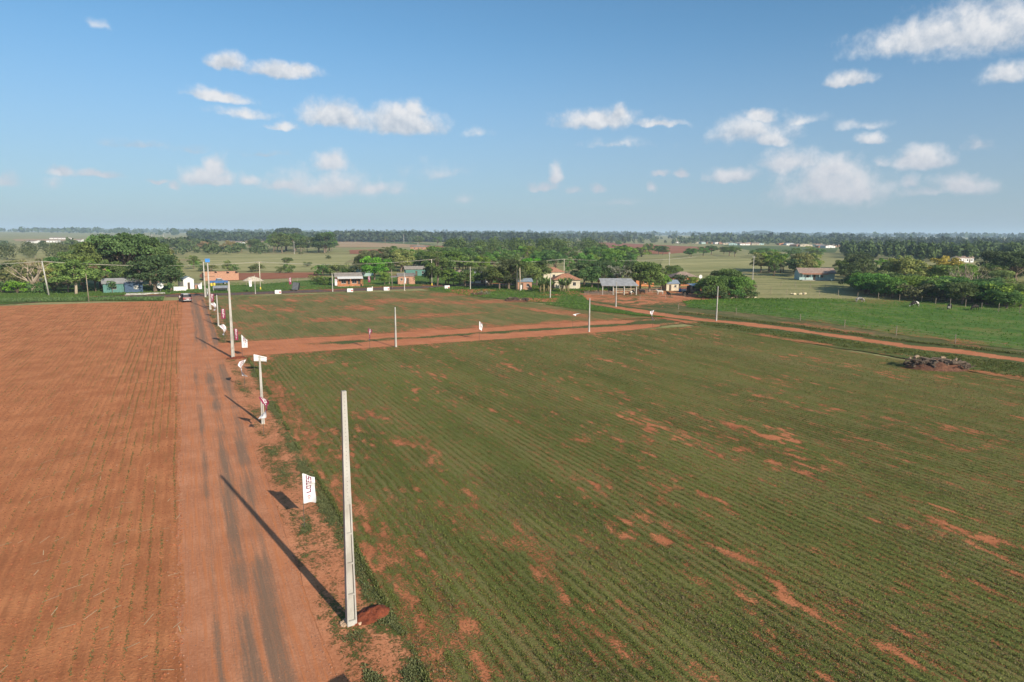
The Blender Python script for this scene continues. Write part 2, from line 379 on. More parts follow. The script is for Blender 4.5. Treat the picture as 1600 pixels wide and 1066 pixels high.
def grid(name, V, mat, attrs=None, kind='structure'):
    ny, nx = V.shape[:2]; idx = np.arange(ny * nx).reshape(ny, nx)
    Fq = np.stack([idx[:-1, :-1], idx[:-1, 1:], idx[1:, 1:], idx[1:, :-1]], -1).reshape(-1, 4)
    x0, y0 = V[0, 0, :2]; x1, y1 = V[0, -1, :2]; x2, y2 = V[-1, 0, :2]
    if (x1 - x0) * (y2 - y0) - (y1 - y0) * (x2 - x0) < 0: Fq = Fq[:, ::-1]
    o = link(name, np_mesh(name, V.reshape(-1, 3), Fq, {k: ('POINT', v) for k, v in (attrs or {}).items()}, True), None, mat)
    if kind: tag(o, kind=kind)
    return o
def strip_xy(ys, xl, xr, nx, z, edge=.0, seed=1, relief=.0, power=1.0):
    """grid between two x boundaries, running along y, with uneven edges"""
    ys = np.asarray(ys, float); l = np.asarray([xl(y) for y in ys]) + edge * (fbm(ys * .35, ys * 0 + seed, seed, 4) - .5) * 2
    r = np.asarray([xr(y) for y in ys]) + edge * (fbm(ys * .35, ys * 0 + seed + 9, seed + 3, 4) - .5) * 2
    t = np.linspace(0, 1, nx) ** power; X = l[:, None] + (r - l)[:, None] * t[None]; Y = np.repeat(ys[:, None], nx, 1)
    Z = np.full_like(X, z) + relief * fbm(X * .9, Y * .5, seed + 21, 4)
    return np.stack([X, Y, Z], -1)
def poly(pts):
    pts = sorted(pts); a = [p[0] for p in pts]; b = [p[1] for p in pts]
    return lambda v: float(np.interp(v, a, b))
def geo_lines(y0, y1, d0, d1):
    out = [y0]
    while out[-1] < y1: out.append(out[-1] + d0 + (d1 - d0) * (out[-1] - y0) / (y1 - y0))
    out[-1] = y1; return np.array(out)

# --- ploughed field left of the road
V = strip_xy(geo_lines(-25, 170, .7, 1.6), lambda y: -260, lambda y: -.75 + max(0, y - 90) * .011, 150, .010, .12, 11, .03, .35)
weed = .30 + .5 * sst(V[..., 0], -40, -3) * 0 + .35 * fbm(V[..., 0] * .08, V[..., 1] * .05, 40)
grid('ploughed_field', V, M_SOIL, {'weed': weed})
# --- the dirt road with worn asphalt showing through
ys = np.arange(-25, 181, .5); V = strip_xy(ys, lambda y: -.95 + max(0, y - 90) * .011, lambda y: 4.25 + max(0, y - 95) * .004, 44, .016, .16, 12, .02)
X, Y = V[..., 0], V[..., 1]
def lerp3(y, a, b, c): return np.interp(y, [25, 60, 85, 115], [a, b, b, c])
wear = np.zeros_like(X)
for k, (a, b, c, w, amp, lo) in enumerate([(.40, .70, 1.55, .26, .8, .45), (1.38, 2.05, 2.3, .46, 1.0, .30), (2.25, 3.45, 4.0, .52, 1.0, .36)]):
    g = np.exp(-((X - lerp3(Y, a, b, c)) / (w * np.interp(Y, [60, 120], [1, 1.5]))) ** 2)
    on = .55 + .45 * sst(fbm(Y * .13 + k * 9.3, Y * 0 + k * 4.1, 50 + k, 4) + sst(Y, 92, 112) * .28, lo, lo + .2)
    wear = np.maximum(wear, g * on * amp * .85)
wear *= 1 - .85 * np.exp(-((Y - 92) / 7.0) ** 2)
wear = np.maximum(wear, .75 * sst(Y, 158, 172) * sst(X, .3, 1.0))
cover = np.clip(.34 * sst(X, 3.7, 4.3) - .15 + .2 * sst(Y, 150, 170) * sst(X, 3.6, 4.2), -.3, .5)
grid('dirt_road', V, M_ROAD, {'wear': wear, 'cover': cover})
# --- verge between road and field, poles stand in it
ys = np.arange(-25, 87.6, .35); V = strip_xy(ys, lambda y: 3.9, lambda y: 6.75, 16, .020, .15, 13, .05)
def verge_cover(X, Y): return .40 + .55 * (fbm(X * .8, Y * .45, 61, 4) - .5) * 1.6 + .22 * sst(X, 5.1, 6.6) - .35 * sst(X, 4.6, 3.9) - .25 * np.exp(-((X - 5.7) / .35) ** 2)
grid('road_verge', V, M_VERGE, {'cover': verge_cover(V[..., 0], V[..., 1])})
ys = np.arange(101.2, 174, .6); V = strip_xy(ys, lambda y: 4.1, lambda y: 6.9, 8, .020, .15, 14, .05)
tag(grid('road_verge', V, M_VERGE, {'cover': verge_cover(V[..., 0], V[..., 1]) + .12}))
# --- near field of low green crop
def field_cover(X, Y):
    s = sst(X, 20, 75) * .10                                   # rows turn a little toward the far track
    U = X - s * (Y - 50) * .35
    rows = .10 * (fbm(U * .6, Y * .012, 70, 3) - .5) * 2
    patch = fbm(U * .30, Y * .10, 71, 4); small = fbm(U * 3.2, Y * .75, 72, 4); streak = fbm(U * .9, Y * .06, 73, 3)
    c = .74 + rows - .48 * sst(patch, .46, .80) * sst(small, .48, .72) - .45 * sst(streak, .58, .80) * sst(small, .46, .70) - .28 * sst(small, .62, .82)
    c -= .28 * np.exp(-((X - 7.6) / 1.3) ** 2) * (fbm(X, Y * .3, 74) > .42) + .32 * np.exp(-((X - 13.5 - .02 * Y) / 1.6) ** 2) * sst(fbm(X * 1.4, Y * .6, 75), .48, .66)
    c -= .30 * sst(Y, 84, 88.4) * fbm(X * .4, Y, 76)
    return c
ys = geo_lines(-12, 88.7, .28, .42); V = strip_xy(ys, lambda y: 6.6, lambda y: 79.0, 250, .024, .10, 15, .06)
grid('grass_field', V, M_FIELD, {'cover': field_cover(V[..., 0], V[..., 1])})
# --- dirt cross road
ys = np.linspace(0, 1, 40); xs = np.arange(3.9, 82.6, .55)
yl = 88.4 + .9 * (fbm(xs * .3, xs * 0, 80) - .5) * 1.6 + sst(xs, 62, 80) * 4; yr = 101.3 + .9 * (fbm(xs * .3, xs * 0, 81) - .5) * 1.6 - sst(xs, 60, 80) * 1.0
X = np.repeat(xs[None], 40, 0); Y = yl[None] + (yr - yl)[None] * ys[:, None]
V = np.stack([X, Y, .030 + .03 * fbm(X * .5, Y * .5, 82)], -1)
t = (Y - yl) / (yr - yl)
cover = .95 * np.exp(-((t - .50) / .15) ** 2) * (.45 + 1.2 * (fbm(X * .25, Y * .3, 83) - .3)) * sst(X, 8, 16) + .5 * sst(t, .9, 1) + .45 * sst(t, .06, 0) + .5 * sst(X, 66, 72) * sst(fbm(X * .2, Y * .3, 84), .42, .6)
grid('cross_road', V, M_TRACK, {'wear': np.zeros_like(X) - .6, 'cover': cover + .02})
# --- second block of field behind the cross road
ys = geo_lines(100.8, 174.5, .6, .9)
V = strip_xy(ys, lambda y: 6.7, poly([(100, 78), (106, 78), (120, 73), (131, 70.5), (147, 65), (160, 62.5), (175, 61.5)]), 110, .034, .5, 16, .06)
def field2_cover(X, Y):
    c = .78 - .45 * sst(fbm(X * .12, Y * .10, 90, 4), .48, .76) - .4 * sst(fbm(X * .7, Y * .10, 91, 3), .56, .8) + .12 * np.sin(2 * np.pi * (X + Y * .12) / 1.6)
    return c - .3 * sst(Y, 104, 101)
grid('grass_field', V, M_FIELD2, {'cover': field2_cover(V[..., 0], V[..., 1])})
# --- asphalt road past the village
ax = np.arange(-70, 131, 1.0)
top = np.interp(ax, [-70, -35, -16, -1, 17, 37, 59, 80, 95, 130], [165, 176.5, 187.5, 186.2, 186.4, 188.6, 189.6, 191.0, 189, 178])
bot = np.interp(ax, [-70, -35, -16, -1, 17, 37, 59, 80, 95, 130], [161, 172.0, 182.0, 178.6, 178.4, 179.6, 182.0, 184.4, 182, 172])
t = np.linspace(0, 1, 14)[:, None]; X = np.repeat(ax[None], 14, 0); Y = bot + (top - bot) * t
V = np.stack([X, Y, .050 + .0 * X], -1)
grid('asphalt_road', V, M_ASPH, {'wear': np.repeat(.75 - 2.6 * (abs(t - .55) - .3).clip(0), len(ax), 1), 'cover': .75 * sst(t, .93, 1) + .55 * sst(t, .10, 0) - .2 + 0 * X})
# --- farm track on the right
ys = np.arange(-30, 150, 1.0)
xl = poly([(-30, 108), (15, 97.5), (45.5, 89.8), (59.5, 86.6), (75, 85.4), (89, 83.0), (94, 79.6), (104, 78.2), (115, 78.9), (136, 78.8), (150, 80)])
xr = poly([(-30, 116), (18, 103.8), (49, 96.4), (64, 93.0), (80, 91.6), (95, 88.8), (105, 86.6), (124, 84.8), (146, 84.5), (150, 84.6)])
V = strip_xy(ys, xl, xr, 16, .044, .35, 17, .05); t = np.linspace(0, 1, 16)[None]
grid('farm_track', V, M_TRACK, {'wear': V[..., 0] * 0 - .6, 'cover': .45 * sst(V[..., 1], 108, 140) + .55 * np.exp(-((t - .5) / .14) ** 2) * (fbm(V[..., 1] * .1, V[..., 0] * 0, 95) - .1) + .95 * sst(t + .35 * (fbm(V[..., 0] * .3, V[..., 1] * .2, 196) - .5), .56, .86) + .85 * sst(t + .35 * (fbm(V[..., 0] * .3, V[..., 1] * .2, 197) - .5), .40, .12) - .05})
# --- weedy bank between field and track
ys = np.arange(-20, 128, .8); V = strip_xy(ys, poly([(-20, 84), (20, 80.5), (39, 78.4), (56, 80.4), (69, 78.6), (87, 76.8), (96, 78), (102, 77.6), (106, 75), (120, 71), (128, 70)]), lambda y: xl(y) + .3, 18, .038, .5, 18, .10)
t = np.linspace(0, 1, 18)[None]
bank_cover = .78 - .6 * np.exp(-((t - .15) / .16) ** 2) * sst(fbm(V[..., 0] * .3, V[..., 1] * .16, 96), .44, .64) - 1.2 * np.exp(-((V[..., 1] - 97) / 4.5) ** 2)
grid('weedy_bank', V, green_ground('bank_grass', (.060,.095,.022), (.135,.185,.045), (.20,.165,.065), .65, rows=False, fine=.7), {'cover': bank_cover})
# --- rough ground between track and pasture, farmyard
ys = np.arange(-10, 150, 1.2); pas_l = poly([(-10, 122), (30, 107), (50, 100.5), (68, 99.2), (88, 100.4), (100, 98), (112, 95), (125, 104), (150, 112)])
V = strip_xy(ys, lambda y: xr(y) - .3, lambda y: pas_l(y) + 6, 22, .040, .4, 19, .08)
grid('rough_ground', V, M_ROUGH, {'cover': .92 - .50 * sst(fbm(V[..., 0] * .2, V[..., 1] * .12, 97), .48, .70) - .25 * sst(V[..., 1], 105, 120)})
ys = np.arange(112, 158, 1.2); V = strip_xy(ys, poly([(112, 90), (135, 84), (150, 88), (158, 92)]), poly([(112, 112), (125, 122), (140, 132), (158, 138)]), 22, .048, .8, 20, .08)
grid('farmyard', V, M_TRACK, {'wear': V[..., 0] * 0 - .6, 'cover': .9 * (fbm(V[..., 0] * .1, V[..., 1] * .12, 98) - .12) + .3 * sst(V[..., 1], 125, 114)})
# --- pasture with grazing cattle
ys = np.arange(-20, 125, 1.0); pas_r = poly([(-20, 420), (50, 285), (77, 222), (94, 182), (106, 153), (114, 141), (125, 118)])
V = strip_xy(ys, pas_l, pas_r, 60, .054, .8, 22, .12)
t = np.linspace(0, 1, 60)[None]
grid('pasture', V, M_PASTURE, {'cover': .95 - .35 * sst(fbm(V[..., 0] * .06, V[..., 1] * .06, 99), .52, .72) - .25 * sst(t, .05, 0)})
# --- village lawn behind the asphalt road
xs = np.arange(-75, 112, 1.3); n_ = 40
y0 = np.interp(xs, ax, top) - .4; y1 = np.interp(xs, [-75, -30, 0, 20, 60, 100, 112], [216, 240, 214, 212, 250, 240, 215])
t = np.linspace(0, 1, n_)[:, None]; X = np.repeat(xs[None], n_, 0); Y = y0 + (y1 - y0) * t
grid('village_lawn', np.stack([X, Y, .058 + .1 * fbm(X * .2, Y * .2, 100)], -1), M_LAWN, {'cover': 1.1 - .7 * sst(fbm(X * .07, Y * .07, 101), .56, .70) * sst(X, -10, 5) - .9 * np.exp(-((t - .02) / .05) ** 2) * sst(fbm(X * .08, X * 0, 102), .42, .58)})
xs = np.arange(60, 125, 1.3); y0 = np.interp(xs, [60, 64, 71, 79, 92, 125], [168, 152, 134, 124, 150, 165]); y1 = np.interp(xs, ax, bot) + .4
X = np.repeat(xs[None], n_, 0); Y = y0 + (y1 - y0) * t
grid('village_lawn', np.stack([X, Y, .042 + .1 * fbm(X * .2, Y * .2, 103)], -1), M_LAWN, {'cover': .80 - .9 * sst(fbm(X * .12, Y * .1, 104), .50, .68)})
# left lawn strip under the big trees already belongs to village_lawn; grassy rim of the ploughed field
xs = np.arange(-75, -3, 1.0); y0 = np.interp(xs, [-75, -35, -21, -16, -2], [168, 177, 174.5, 174, 168]); y1 = np.interp(xs, ax, bot) + .3
t8 = np.linspace(0, 1, 10)[:, None]; X = np.repeat(xs[None], 10, 0); Y = y0 + (y1 - y0) * t8
grid('village_lawn', np.stack([X, Y, .042 + .1 * fbm(X * .3, Y * .3, 105)], -1), M_LAWN, {'cover': 1.05 - .3 * sst(t8, .2, 0) - .3 * sst(fbm(X * .2, Y * .3, 106), .5, .7)})

def far_quad(name, corners, mat, dz=.12, n=14):
    c = [at(*p) for p in corners]; u = np.linspace(0, 1, n); A = np.array([[*p] for p in c])
    V = ((1 - u)[:, None, None] * ((1 - u)[None, :, None] * A[0] + u[None, :, None] * A[1]) + u[:, None, None] * ((1 - u)[None, :, None] * A[3] + u[None, :, None] * A[2]))
    V[..., 2] = gz(V[..., 0], V[..., 1]) + dz
    w = (fbm(V[..., 0] * .03, V[..., 1] * .03, 7) - .5) * 6; V[..., 0] += w; V[..., 1] += w
    return grid(name, V, mat)
M_TAN = m_far('stubble', (.38, .25, .13), (.48, .33, .18)); M_RED = m_far('far_red_soil', (.28, .105, .055), (.36, .145, .075))
M_FGREEN = m_far('far_crop', (.085, .12, .035), (.13, .165, .05)); M_MEADOW = m_far('yellow_meadow', (.24, .24, .088), (.46, .40, .185), (.25, 1, 1), .06, .8)
far_quad('stubble_field', [(522, 374.6), (648, 381), (700, 387), (525, 386.5)], M_TAN)
far_quad('stubble_field', [(600, 372.8), (706, 373.6), (706, 378.2), (618, 377)], M_TAN, .2)
far_quad('stubble_field', [(380, 373.6), (432, 373.4), (432, 380), (384, 379.5)], M_TAN)
far_quad('stubble_field', [(838, 374.9), (886, 376.4), (884, 379.6), (840, 379)], M_TAN)
far_quad('red_field', [(640, 384), (700, 385), (705, 389.5), (645, 388.5)], M_RED, .3)
far_quad('red_field', [(926, 378.6), (1150, 388.5), (1040, 397.5), (942, 395)], M_RED)
far_quad('red_field', [(318, 427.5), (502, 425.5), (500, 434), (320, 440)], M_RED, .07)
far_quad('red_field', [(455, 446), (545, 452.8), (520, 454.6), (440, 450)], M_RED, .09)
far_quad('red_field', [(545, 391), (600, 389.5), (600, 397), (548, 397)], M_RED)
far_quad('crop_field', [(1125, 383), (1310, 387), (1305, 395), (1180, 393)], M_FGREEN)
far_quad('crop_field', [(0, 376.5), (13, 376.5), (14, 389), (0, 390)], M_FGREEN)
far_quad('crop_field', [(540, 377), (640, 379.2), (690, 384), (560, 378.4)], M_FGREEN, .24)
far_quad('meadow', [(300, 396), (560, 399), (520, 424), (290, 424)], M_MEADOW)
far_quad('meadow', [(1035, 405), (1215, 405), (1200, 426), (1030, 426)], M_MEADOW)
far_quad('stubble_field', [(170, 374.2), (330, 373.2), (325, 377), (180, 378)], M_TAN)
far_quad('meadow', [(20, 392), (130, 389), (140, 400), (10, 406)], M_MEADOW)
far_quad('meadow', [(700, 402), (800, 401), (790, 407), (705, 408)], M_MEADOW)
far_quad('stubble_field', [(20, 374.6), (160, 374.4), (165, 377.2), (25, 377.6)], M_TAN)
# ================================================================== ground vegetation (uncountable)
rng = np.random.default_rng(7)
M_TUFT = leafmat('low_weeds', (.092, .106, .028), (.212, .228, .064), 0, 0, .2)
M_TUFTB = leafmat('bright_grass', (.060, .125, .020), (.160, .270, .048), 0, 0, .25)
M_SEED = leafmat('seedling_leaves', (.085, .095, .028), (.19, .19, .065), 0, 0, .2)
M_DRYT = leafmat('dry_grass', (.13, .095, .045), (.27, .20, .10), 0, 0, .2)
def tufts(name, P, size, mat, blades=5, wide=.32, lean=1.0, tint=None, label=None, cat=None):
    n = len(P); P = np.asarray(P, float)
    if P.shape[1] == 2: P = np.c_[P, np.full(n, .03)]
    size = np.broadcast_to(size, n)
    A = rng.uniform(0, 2 * np.pi, (n, blades)); L = size[:, None] * rng.uniform(.6, 1.25, (n, blades)); ln = lean * rng.uniform(.35, 1.15, (n, blades))
    ux, uy = np.cos(A), np.sin(A); w = L * wide * .5
    base = P[:, None, :] + np.stack([ux * .2 * L, uy * .2 * L, 0 * L], -1)
    tip = base + np.stack([ux * L * np.sin(ln), uy * L * np.sin(ln), L * np.cos(ln)], -1)
    mid = base * .45 + tip * .55; mid[..., 2] += L * .12
    side = np.stack([-uy * w, ux * w, 0 * w], -1)
    V = np.stack([base, mid + side, tip, mid - side], 2).reshape(-1, 3)
    Fq = np.arange(n * blades * 4).reshape(-1, 4)
    tt = rng.uniform(0, 1, (n, 1)) if tint is None else np.asarray(tint)[:, None]
    tt = np.clip(tt + rng.normal(0, .18, (n, blades)), 0, 1); tt = np.repeat(tt.reshape(-1), 4)
    o = link(name, np_mesh(name, V, Fq, {'tint': ('POINT', tt)}), None, mat)
    tag(o, label, cat, kind='stuff'); return o
def scatter(n, x0, x1, y0, y1, power=1.6, keep=None):
    out = []
    tot = 0
    while tot < n:
        x = rng.uniform(x0, x1, n); y = rng.uniform(y0, y1, n); d = np.hypot(x, y)
        vis = (x * CR.x + y * CR.y); fw = x * math.sin(YAW) + y * math.cos(YAW)
        ok = (rng.uniform(0, 1, n) < np.clip((26 / np.maximum(d, 8)) ** power, 0, 1)) & (abs(vis) < fw * .80 + 6) & (fw > 13)
        if keep is not None: ok &= rng.uniform(0, 1, n) < keep(x, y)
        out.append(np.c_[x, y][ok]); tot += ok.sum()
    return np.concatenate(out)[:n]
def cov_keep(fn, lo=.35, hi=.75): return lambda x, y: sst(fn(x, y) + .35 * (vn(x * 2.2, y * 1.1, 300) - .5), lo, hi)
P = scatter(230000, 6.7, 78, -4, 88, 1.5, cov_keep(field_cover))
ru_ = P[:, 0] + .015 * P[:, 1]; P[:, 0] += (np.round(ru_ / .5) * .5 - ru_) * .58 + rng.normal(0, .03, len(P))
rowt = .5 + .5 * (fbm(P[:, 0] * .6, P[:, 1] * .012, 70, 3) - .5) + (fbm(P[:, 0] * .3, P[:, 1] * .12, 301) - .5) * 1.3
tufts('field_weeds', np.c_[P, np.full(len(P), .05)], rng.uniform(.025, .075, len(P)) * (1 + .007 * np.hypot(P[:, 0], P[:, 1])), M_TUFT, 3, .34, .95, np.clip(rowt, 0, 1), 'low green weeds covering the wide near field', 'weeds')
P = scatter(45000, 6.7, 70, -4, 88, 1.4, lambda x, y: sst(fbm(x * .5, y * .12, 302), .45, .65))
tufts('dry_stubble', np.c_[P, np.full(len(P), .05)], rng.uniform(.04, .10, len(P)), M_DRYT, 4, .22, 1.1, None, 'dry brown stubble scattered through the near field', 'stubble')
P = scatter(12000, 3.9, 6.8, 10, 88, .8, cov_keep(verge_cover, .45, .75))
tufts('verge_grass', np.c_[P, np.full(len(P), .045)], rng.uniform(.035, .09, len(P)), M_TUFT, 5, .34, 1.0, None, 'sparse green weeds on the verge along the pole row', 'grass')
yy = rng.uniform(12, 87, 5200); P = np.c_[6.75 + rng.normal(0, .06, 5200) + .10 * np.sin(yy * .21), yy]; P = P[fbm(yy * .25, yy * 0, 303) > .36]
tufts('furrow_weeds', np.c_[P, np.full(len(P), .06)], rng.uniform(.06, .13, len(P)), M_TUFT, 5, .34, .8, rng.uniform(0, .4, len(P)), 'dark line of weeds along the furrow between verge and field', 'weeds')
# ploughed-field seedlings in drilled rows
S = []
for k in range(60):
    x0 = -1.15 - .52 * k; n = int(2600 * (1 if k < 12 else .45)); y = rng.uniform(14, 165, n)
    g = fbm(y * .12 + k * 3.1, y * 0 + k * 1.7, 304, 3); y = y[g > (.40 if k < 11 else .52)]
    S.append(np.c_[x0 + .09 * (fbm(y * .15, y * 0 + k, 305) - .5) * 2 + rng.normal(0, .035, len(y)), y])
S = np.concatenate(S); tufts('seedlings', np.c_[S, np.full(len(S), .035)], rng.uniform(.025, .065, len(S)), M_SEED, 4, .5, .95, None, 'rows of small green seedlings in the bare red field', 'seedlings')
n = 420; P = np.c_[-.9 - 26 * rng.uniform(0, 1, n) ** 1.3, rng.uniform(20, 90, n)]; A = rng.normal(.6, .5, n); L = rng.uniform(.10, .38, n)
d = np.stack([np.cos(A) * L, np.sin(A) * L], -1); s_ = np.stack([-np.sin(A), np.cos(A)], -1) * .012
V = np.stack([np.c_[P - d - s_, np.full(n, .06)], np.c_[P + d - s_, np.full(n, .075)], np.c_[P + d + s_, np.full(n, .075)], np.c_[P - d + s_, np.full(n, .06)]], 1).reshape(-1, 3)
tag(link('straw', np_mesh('straw', V, np.arange(n * 4).reshape(-1, 4)), None, pmat('straw', (.62, .50, .30))), 'pale straw stalks scattered over the bare red field', 'straw', kind='stuff')
# soil clods on the ploughed field
n = 16000; P = np.c_[-.8 - 30 * rng.uniform(0, 1, n) ** 1.2, rng.uniform(15, 80, n)]; r = rng.uniform(.015, .06, n) 
oc = np.array([[1,0,0],[0,1,0],[-1,0,0],[0,-1,0],[0,0,.9]]); V = (np.c_[P, np.full(n, .03)][:, None] + oc[None] * r[:, None, None] * rng.uniform(.6, 1.4, (n, 5, 1))).reshape(-1, 3)
Fq = (np.arange(n)[:, None, None] * 5 + np.array([[0,1,4],[1,2,4],[2,3,4],[3,0,4]])[None]).reshape(-1, 3)
tag(link('soil_clods', np_mesh('soil_clods', V, Fq), None, pmat('clod', (.36, .118, .052), .95, .3, 8)), 'small red soil clods on the ploughed field', 'soil', kind='stuff')
# loose stones and clods along the road edges
n = 5200; e_ = rng.uniform(0, 1, n) < .5; P = np.c_[np.where(e_, -.9 + rng.normal(0, .22, n), 4.1 + rng.normal(0, .4, n)), rng.uniform(15, 88, n)]; P[: n // 4, 0] = rng.uniform(-.6, 4.2, n // 4); r = rng.uniform(.01, .04, n)
V = (np.c_[P, np.full(n, .03)][:, None] + oc[None] * r[:, None, None] * rng.uniform(.6, 1.4, (n, 5, 1))).reshape(-1, 3)
Fq = (np.arange(n)[:, None, None] * 5 + np.array([[0,1,4],[1,2,4],[2,3,4],[3,0,4]])[None]).reshape(-1, 3)
tag(link('road_stones', np_mesh('road_stones', V, Fq), None, pmat('road_stone', (.40, .20, .12), .95, .4, 8)), 'loose small stones and clods on the dirt road', 'stones', kind='stuff')
# grasses further out
def band(n, y0, y1, xl_, xr_, keep=None):
    y = rng.uniform(y0, y1, n); a = np.array([xl_(v) for v in y]); b = np.array([xr_(v) for v in y]); x = a + (b - a) * rng.uniform(0, 1, n)
    if keep is not None: q = rng.uniform(0, 1, n) < keep(x, y); x, y = x[q], y[q]
    return np.c_[x, y, np.full(len(x), .08)]
P = band(16000, 28, 124, pas_l, pas_r, lambda x, y: sst(fbm(x * .06, y * .06, 99), .74, .5) * (np.hypot(x, y) < 240))
tufts('pasture_grass', P, rng.uniform(.12, .36, len(P)), M_TUFTB, 6, .22, .7, np.clip(fbm(P[:, 0] * .1, P[:, 1] * .1, 310) * 1.6 - .3, 0, 1), 'thick bright green grass of the pasture with cattle', 'grass')
bl = poly([(20, 80.5), (39, 78.4), (56, 80.4), (69, 78.6), (87, 76.8), (92, 79)])
P = band(11000, 25, 92, bl, lambda y: xl(y), lambda x, y: sst((x - np.array([bl(v) for v in y])) / 6 + .5 * (fbm(x * .25, y * .2, 330) - .5), .10, .5) * (.25 + .75 * sst(fbm(x * .35, y * .35, 331), .4, .55)))
tufts('bank_weeds', P, rng.uniform(.08, .26, len(P)), M_TUFT, 6, .26, .85, np.clip(fbm(P[:, 0] * .2, P[:, 1] * .2, 311) * 1.5 - .55, 0, 1), 'rank green weeds on the bank beside the farm track', 'weeds')
P = band(3500, 100, 130, poly([(100, 79), (104, 76.5), (120, 71.5), (130, 70)]), poly([(100, 79.5), (104, 78.4), (120, 78.8), (130, 78.6)]))
tufts('bank_weeds', P, rng.uniform(.10, .26, len(P)), M_TUFTB, 6, .26, .75, None, 'green weed strip between the far field corner and the farm track', 'weeds')
y = rng.uniform(30, 105, 2600); P = np.c_[[xr(v) + .6 for v in y] + rng.normal(0, .5, 2600), y, np.full(2600, .06)]
tufts('track_edge_weeds', P, rng.uniform(.12, .34, len(P)), M_TUFT, 6, .22, .7, rng.uniform(0, .45, len(P)), 'dark weed line along the far edge of the farm track', 'weeds')
x = rng.uniform(-50, 108, 12000); t_ = rng.uniform(0, 1, 12000) ** 1.4; y = np.interp(x, ax, top) + .6 + t_ * 32
tufts('lawn_grass', np.c_[x, y, np.full(len(x), .1)], rng.uniform(.12, .34, len(x)), M_TUFTB, 5, .24, .8, np.clip(fbm(x * .1, y * .1, 312) * 1.7 - .35, 0, 1), 'green grass around the village houses', 'grass')
x = rng.uniform(-70, -4, 5000); y = np.interp(x, [-75, -35, -21, -16, -2], [168, 177, 174.5, 174, 168]) + rng.uniform(.2, 7, 5000)
tufts('rim_grass', np.c_[x, y, np.full(len(x), .08)], rng.uniform(.2, .6, len(x)), M_TUFTB, 6, .22, .6, rng.uniform(0, .7, len(x)), 'tall grass along the far edge of the ploughed field', 'grass')
x = rng.uniform(62, 118, 6000); y = np.interp(x, [60, 64, 71, 79, 92, 125], [168, 152, 134, 124, 150, 165]); y = y + rng.uniform(0, 1, 6000) * (np.interp(x, ax, bot) - y)
tufts('wayside_grass', np.c_[x, y, np.full(len(x), .09)], rng.uniform(.12, .40, len(x)), M_TUFTB, 6, .24, .7, rng.uniform(0, .8, len(x)), 'patchy grass in front of the banana plants', 'grass')

# ================================================================== poles
M_CONC = pmat('pole_concrete', (.385, .37, .335), .85, .22, 1.6, .004, 30, tint=(.29, .265, .23), stretch=(1, 1, .35))
M_CONCD = pmat('pole_hole', (.10, .09, .08), .9)
M_FOOT = pmat('footing_concrete', (.50, .34, .22), .95, .35, 5, .02, 12)
M_MOUND = pmat('dug_soil', (.20, .050, .022), .95, .35, 5, .08, 9)
def tall_pole(x, y, rz, label, h=9.3, panels=True):
    o = empty('concrete_pole', (x, y, 0), rz, label, 'pole', 'tall concrete poles along the dirt road')
    wb, wt_, db, dt = .19, .085, .135, .075            # half widths and depths, foot and top
    W_ = lambda z: wb + (wt_ - wb) * z / h; D_ = lambda z: db + (dt - db) * z / h
    zs = 4.95
    def quad(x0, x1, y0, y1, z): return [(x0, y0, z), (x1, y0, z), (x1, y1, z), (x0, y1, z)]
    MB().hexa(quad(-W_(zs), W_(zs), -D_(zs), D_(zs), zs), quad(-wt_, wt_, -dt, dt, h)).build('shaft', M_CONC, o)
    f = .055
    for s in (-1, 1):
        a, b = sorted((s * W_(-.2), s * (W_(-.2) - f))); c, d = sorted((s * W_(zs), s * (W_(zs) - f)))
        MB().hexa(quad(a, b, -D_(-.2), D_(-.2), -.2), quad(c, d, -D_(zs), D_(zs), zs)).build('flange', M_CONC, o)
    MB().hexa(quad(-W_(-.2) + f, W_(-.2) - f, -.03, .03, -.2), quad(-W_(zs) + f, W_(zs) - f, -.028, .028, zs)).build('web', M_CONC, o)
    for z in (0.0, 1.28, 2.55, 3.75):
        for s in (-1, 1):
            y0, y1 = sorted((s * .03, s * (D_(z) - .004)))
            MB().box(-W_(z) + f + .001, W_(z) - f - .001, y0, y1, z + (.0 if z else .0), z + (.07 if z else .25)).build('rib', M_CONC, o)
    hb = MB()
    z = zs + .18
    while z < h - .1:
        hb.tube([(0, -D_(z) - .003, z), (0, -D_(z) + .01, z)], .014, 6); hb.tube([(0, D_(z) + .003, z), (0, D_(z) - .01, z)], .014, 6); z += .145
    tag(hb.build('bolt_hole_row', M_CONCD, o), kind='stuff'); return o
def short_pole(x, y, rz, label, h, group='short white concrete poles around the lots', w=1.0):
    o = empty('concrete_pole', (x, y, 0), rz, label, 'pole', group)
    a, b = .125 * w, .065 * w
    q = lambda k, z: [(-k, -k * .8, z), (k, -k * .8, z), (k, k * .8, z), (-k, k * .8, z)]
    MB().hexa(q(a, -.2), q(b, h)).build('shaft', M_CONC, o)
    hb = MB(); z = h * .45
    while z < h - .1:
        k = a + (b - a) * (z + .2) / (h + .2)
        hb.tube([(0, -k * .8 - .003, z), (0, -k * .8 + .01, z)], .012, 6); z += .18
    tag(hb.build('bolt_hole_row', M_CONCD, o), kind='stuff')
    f = MB(); f.blob((0, 0, .0), (.30, .26, .07), int(x * 7 + y), 9, 4, .25); f.build('footing', M_FOOT, o); return o
tp = []
tp.append(tall_pole(5.09, 24.7, R(4), 'tall concrete pole with recessed panels beside the fresh red soil heap'))
tp.append(tall_pole(5.0, 87.9, R(4), 'tall concrete pole at the corner where the cross road meets the dirt road'))
tp.append(tall_pole(4.72, 146.7, R(4), 'tall concrete pole carrying a blue box on its top'))
tall_pole(4.8, 176.8, R(2), 'tall concrete pole where the dirt road reaches the asphalt', 8.3)
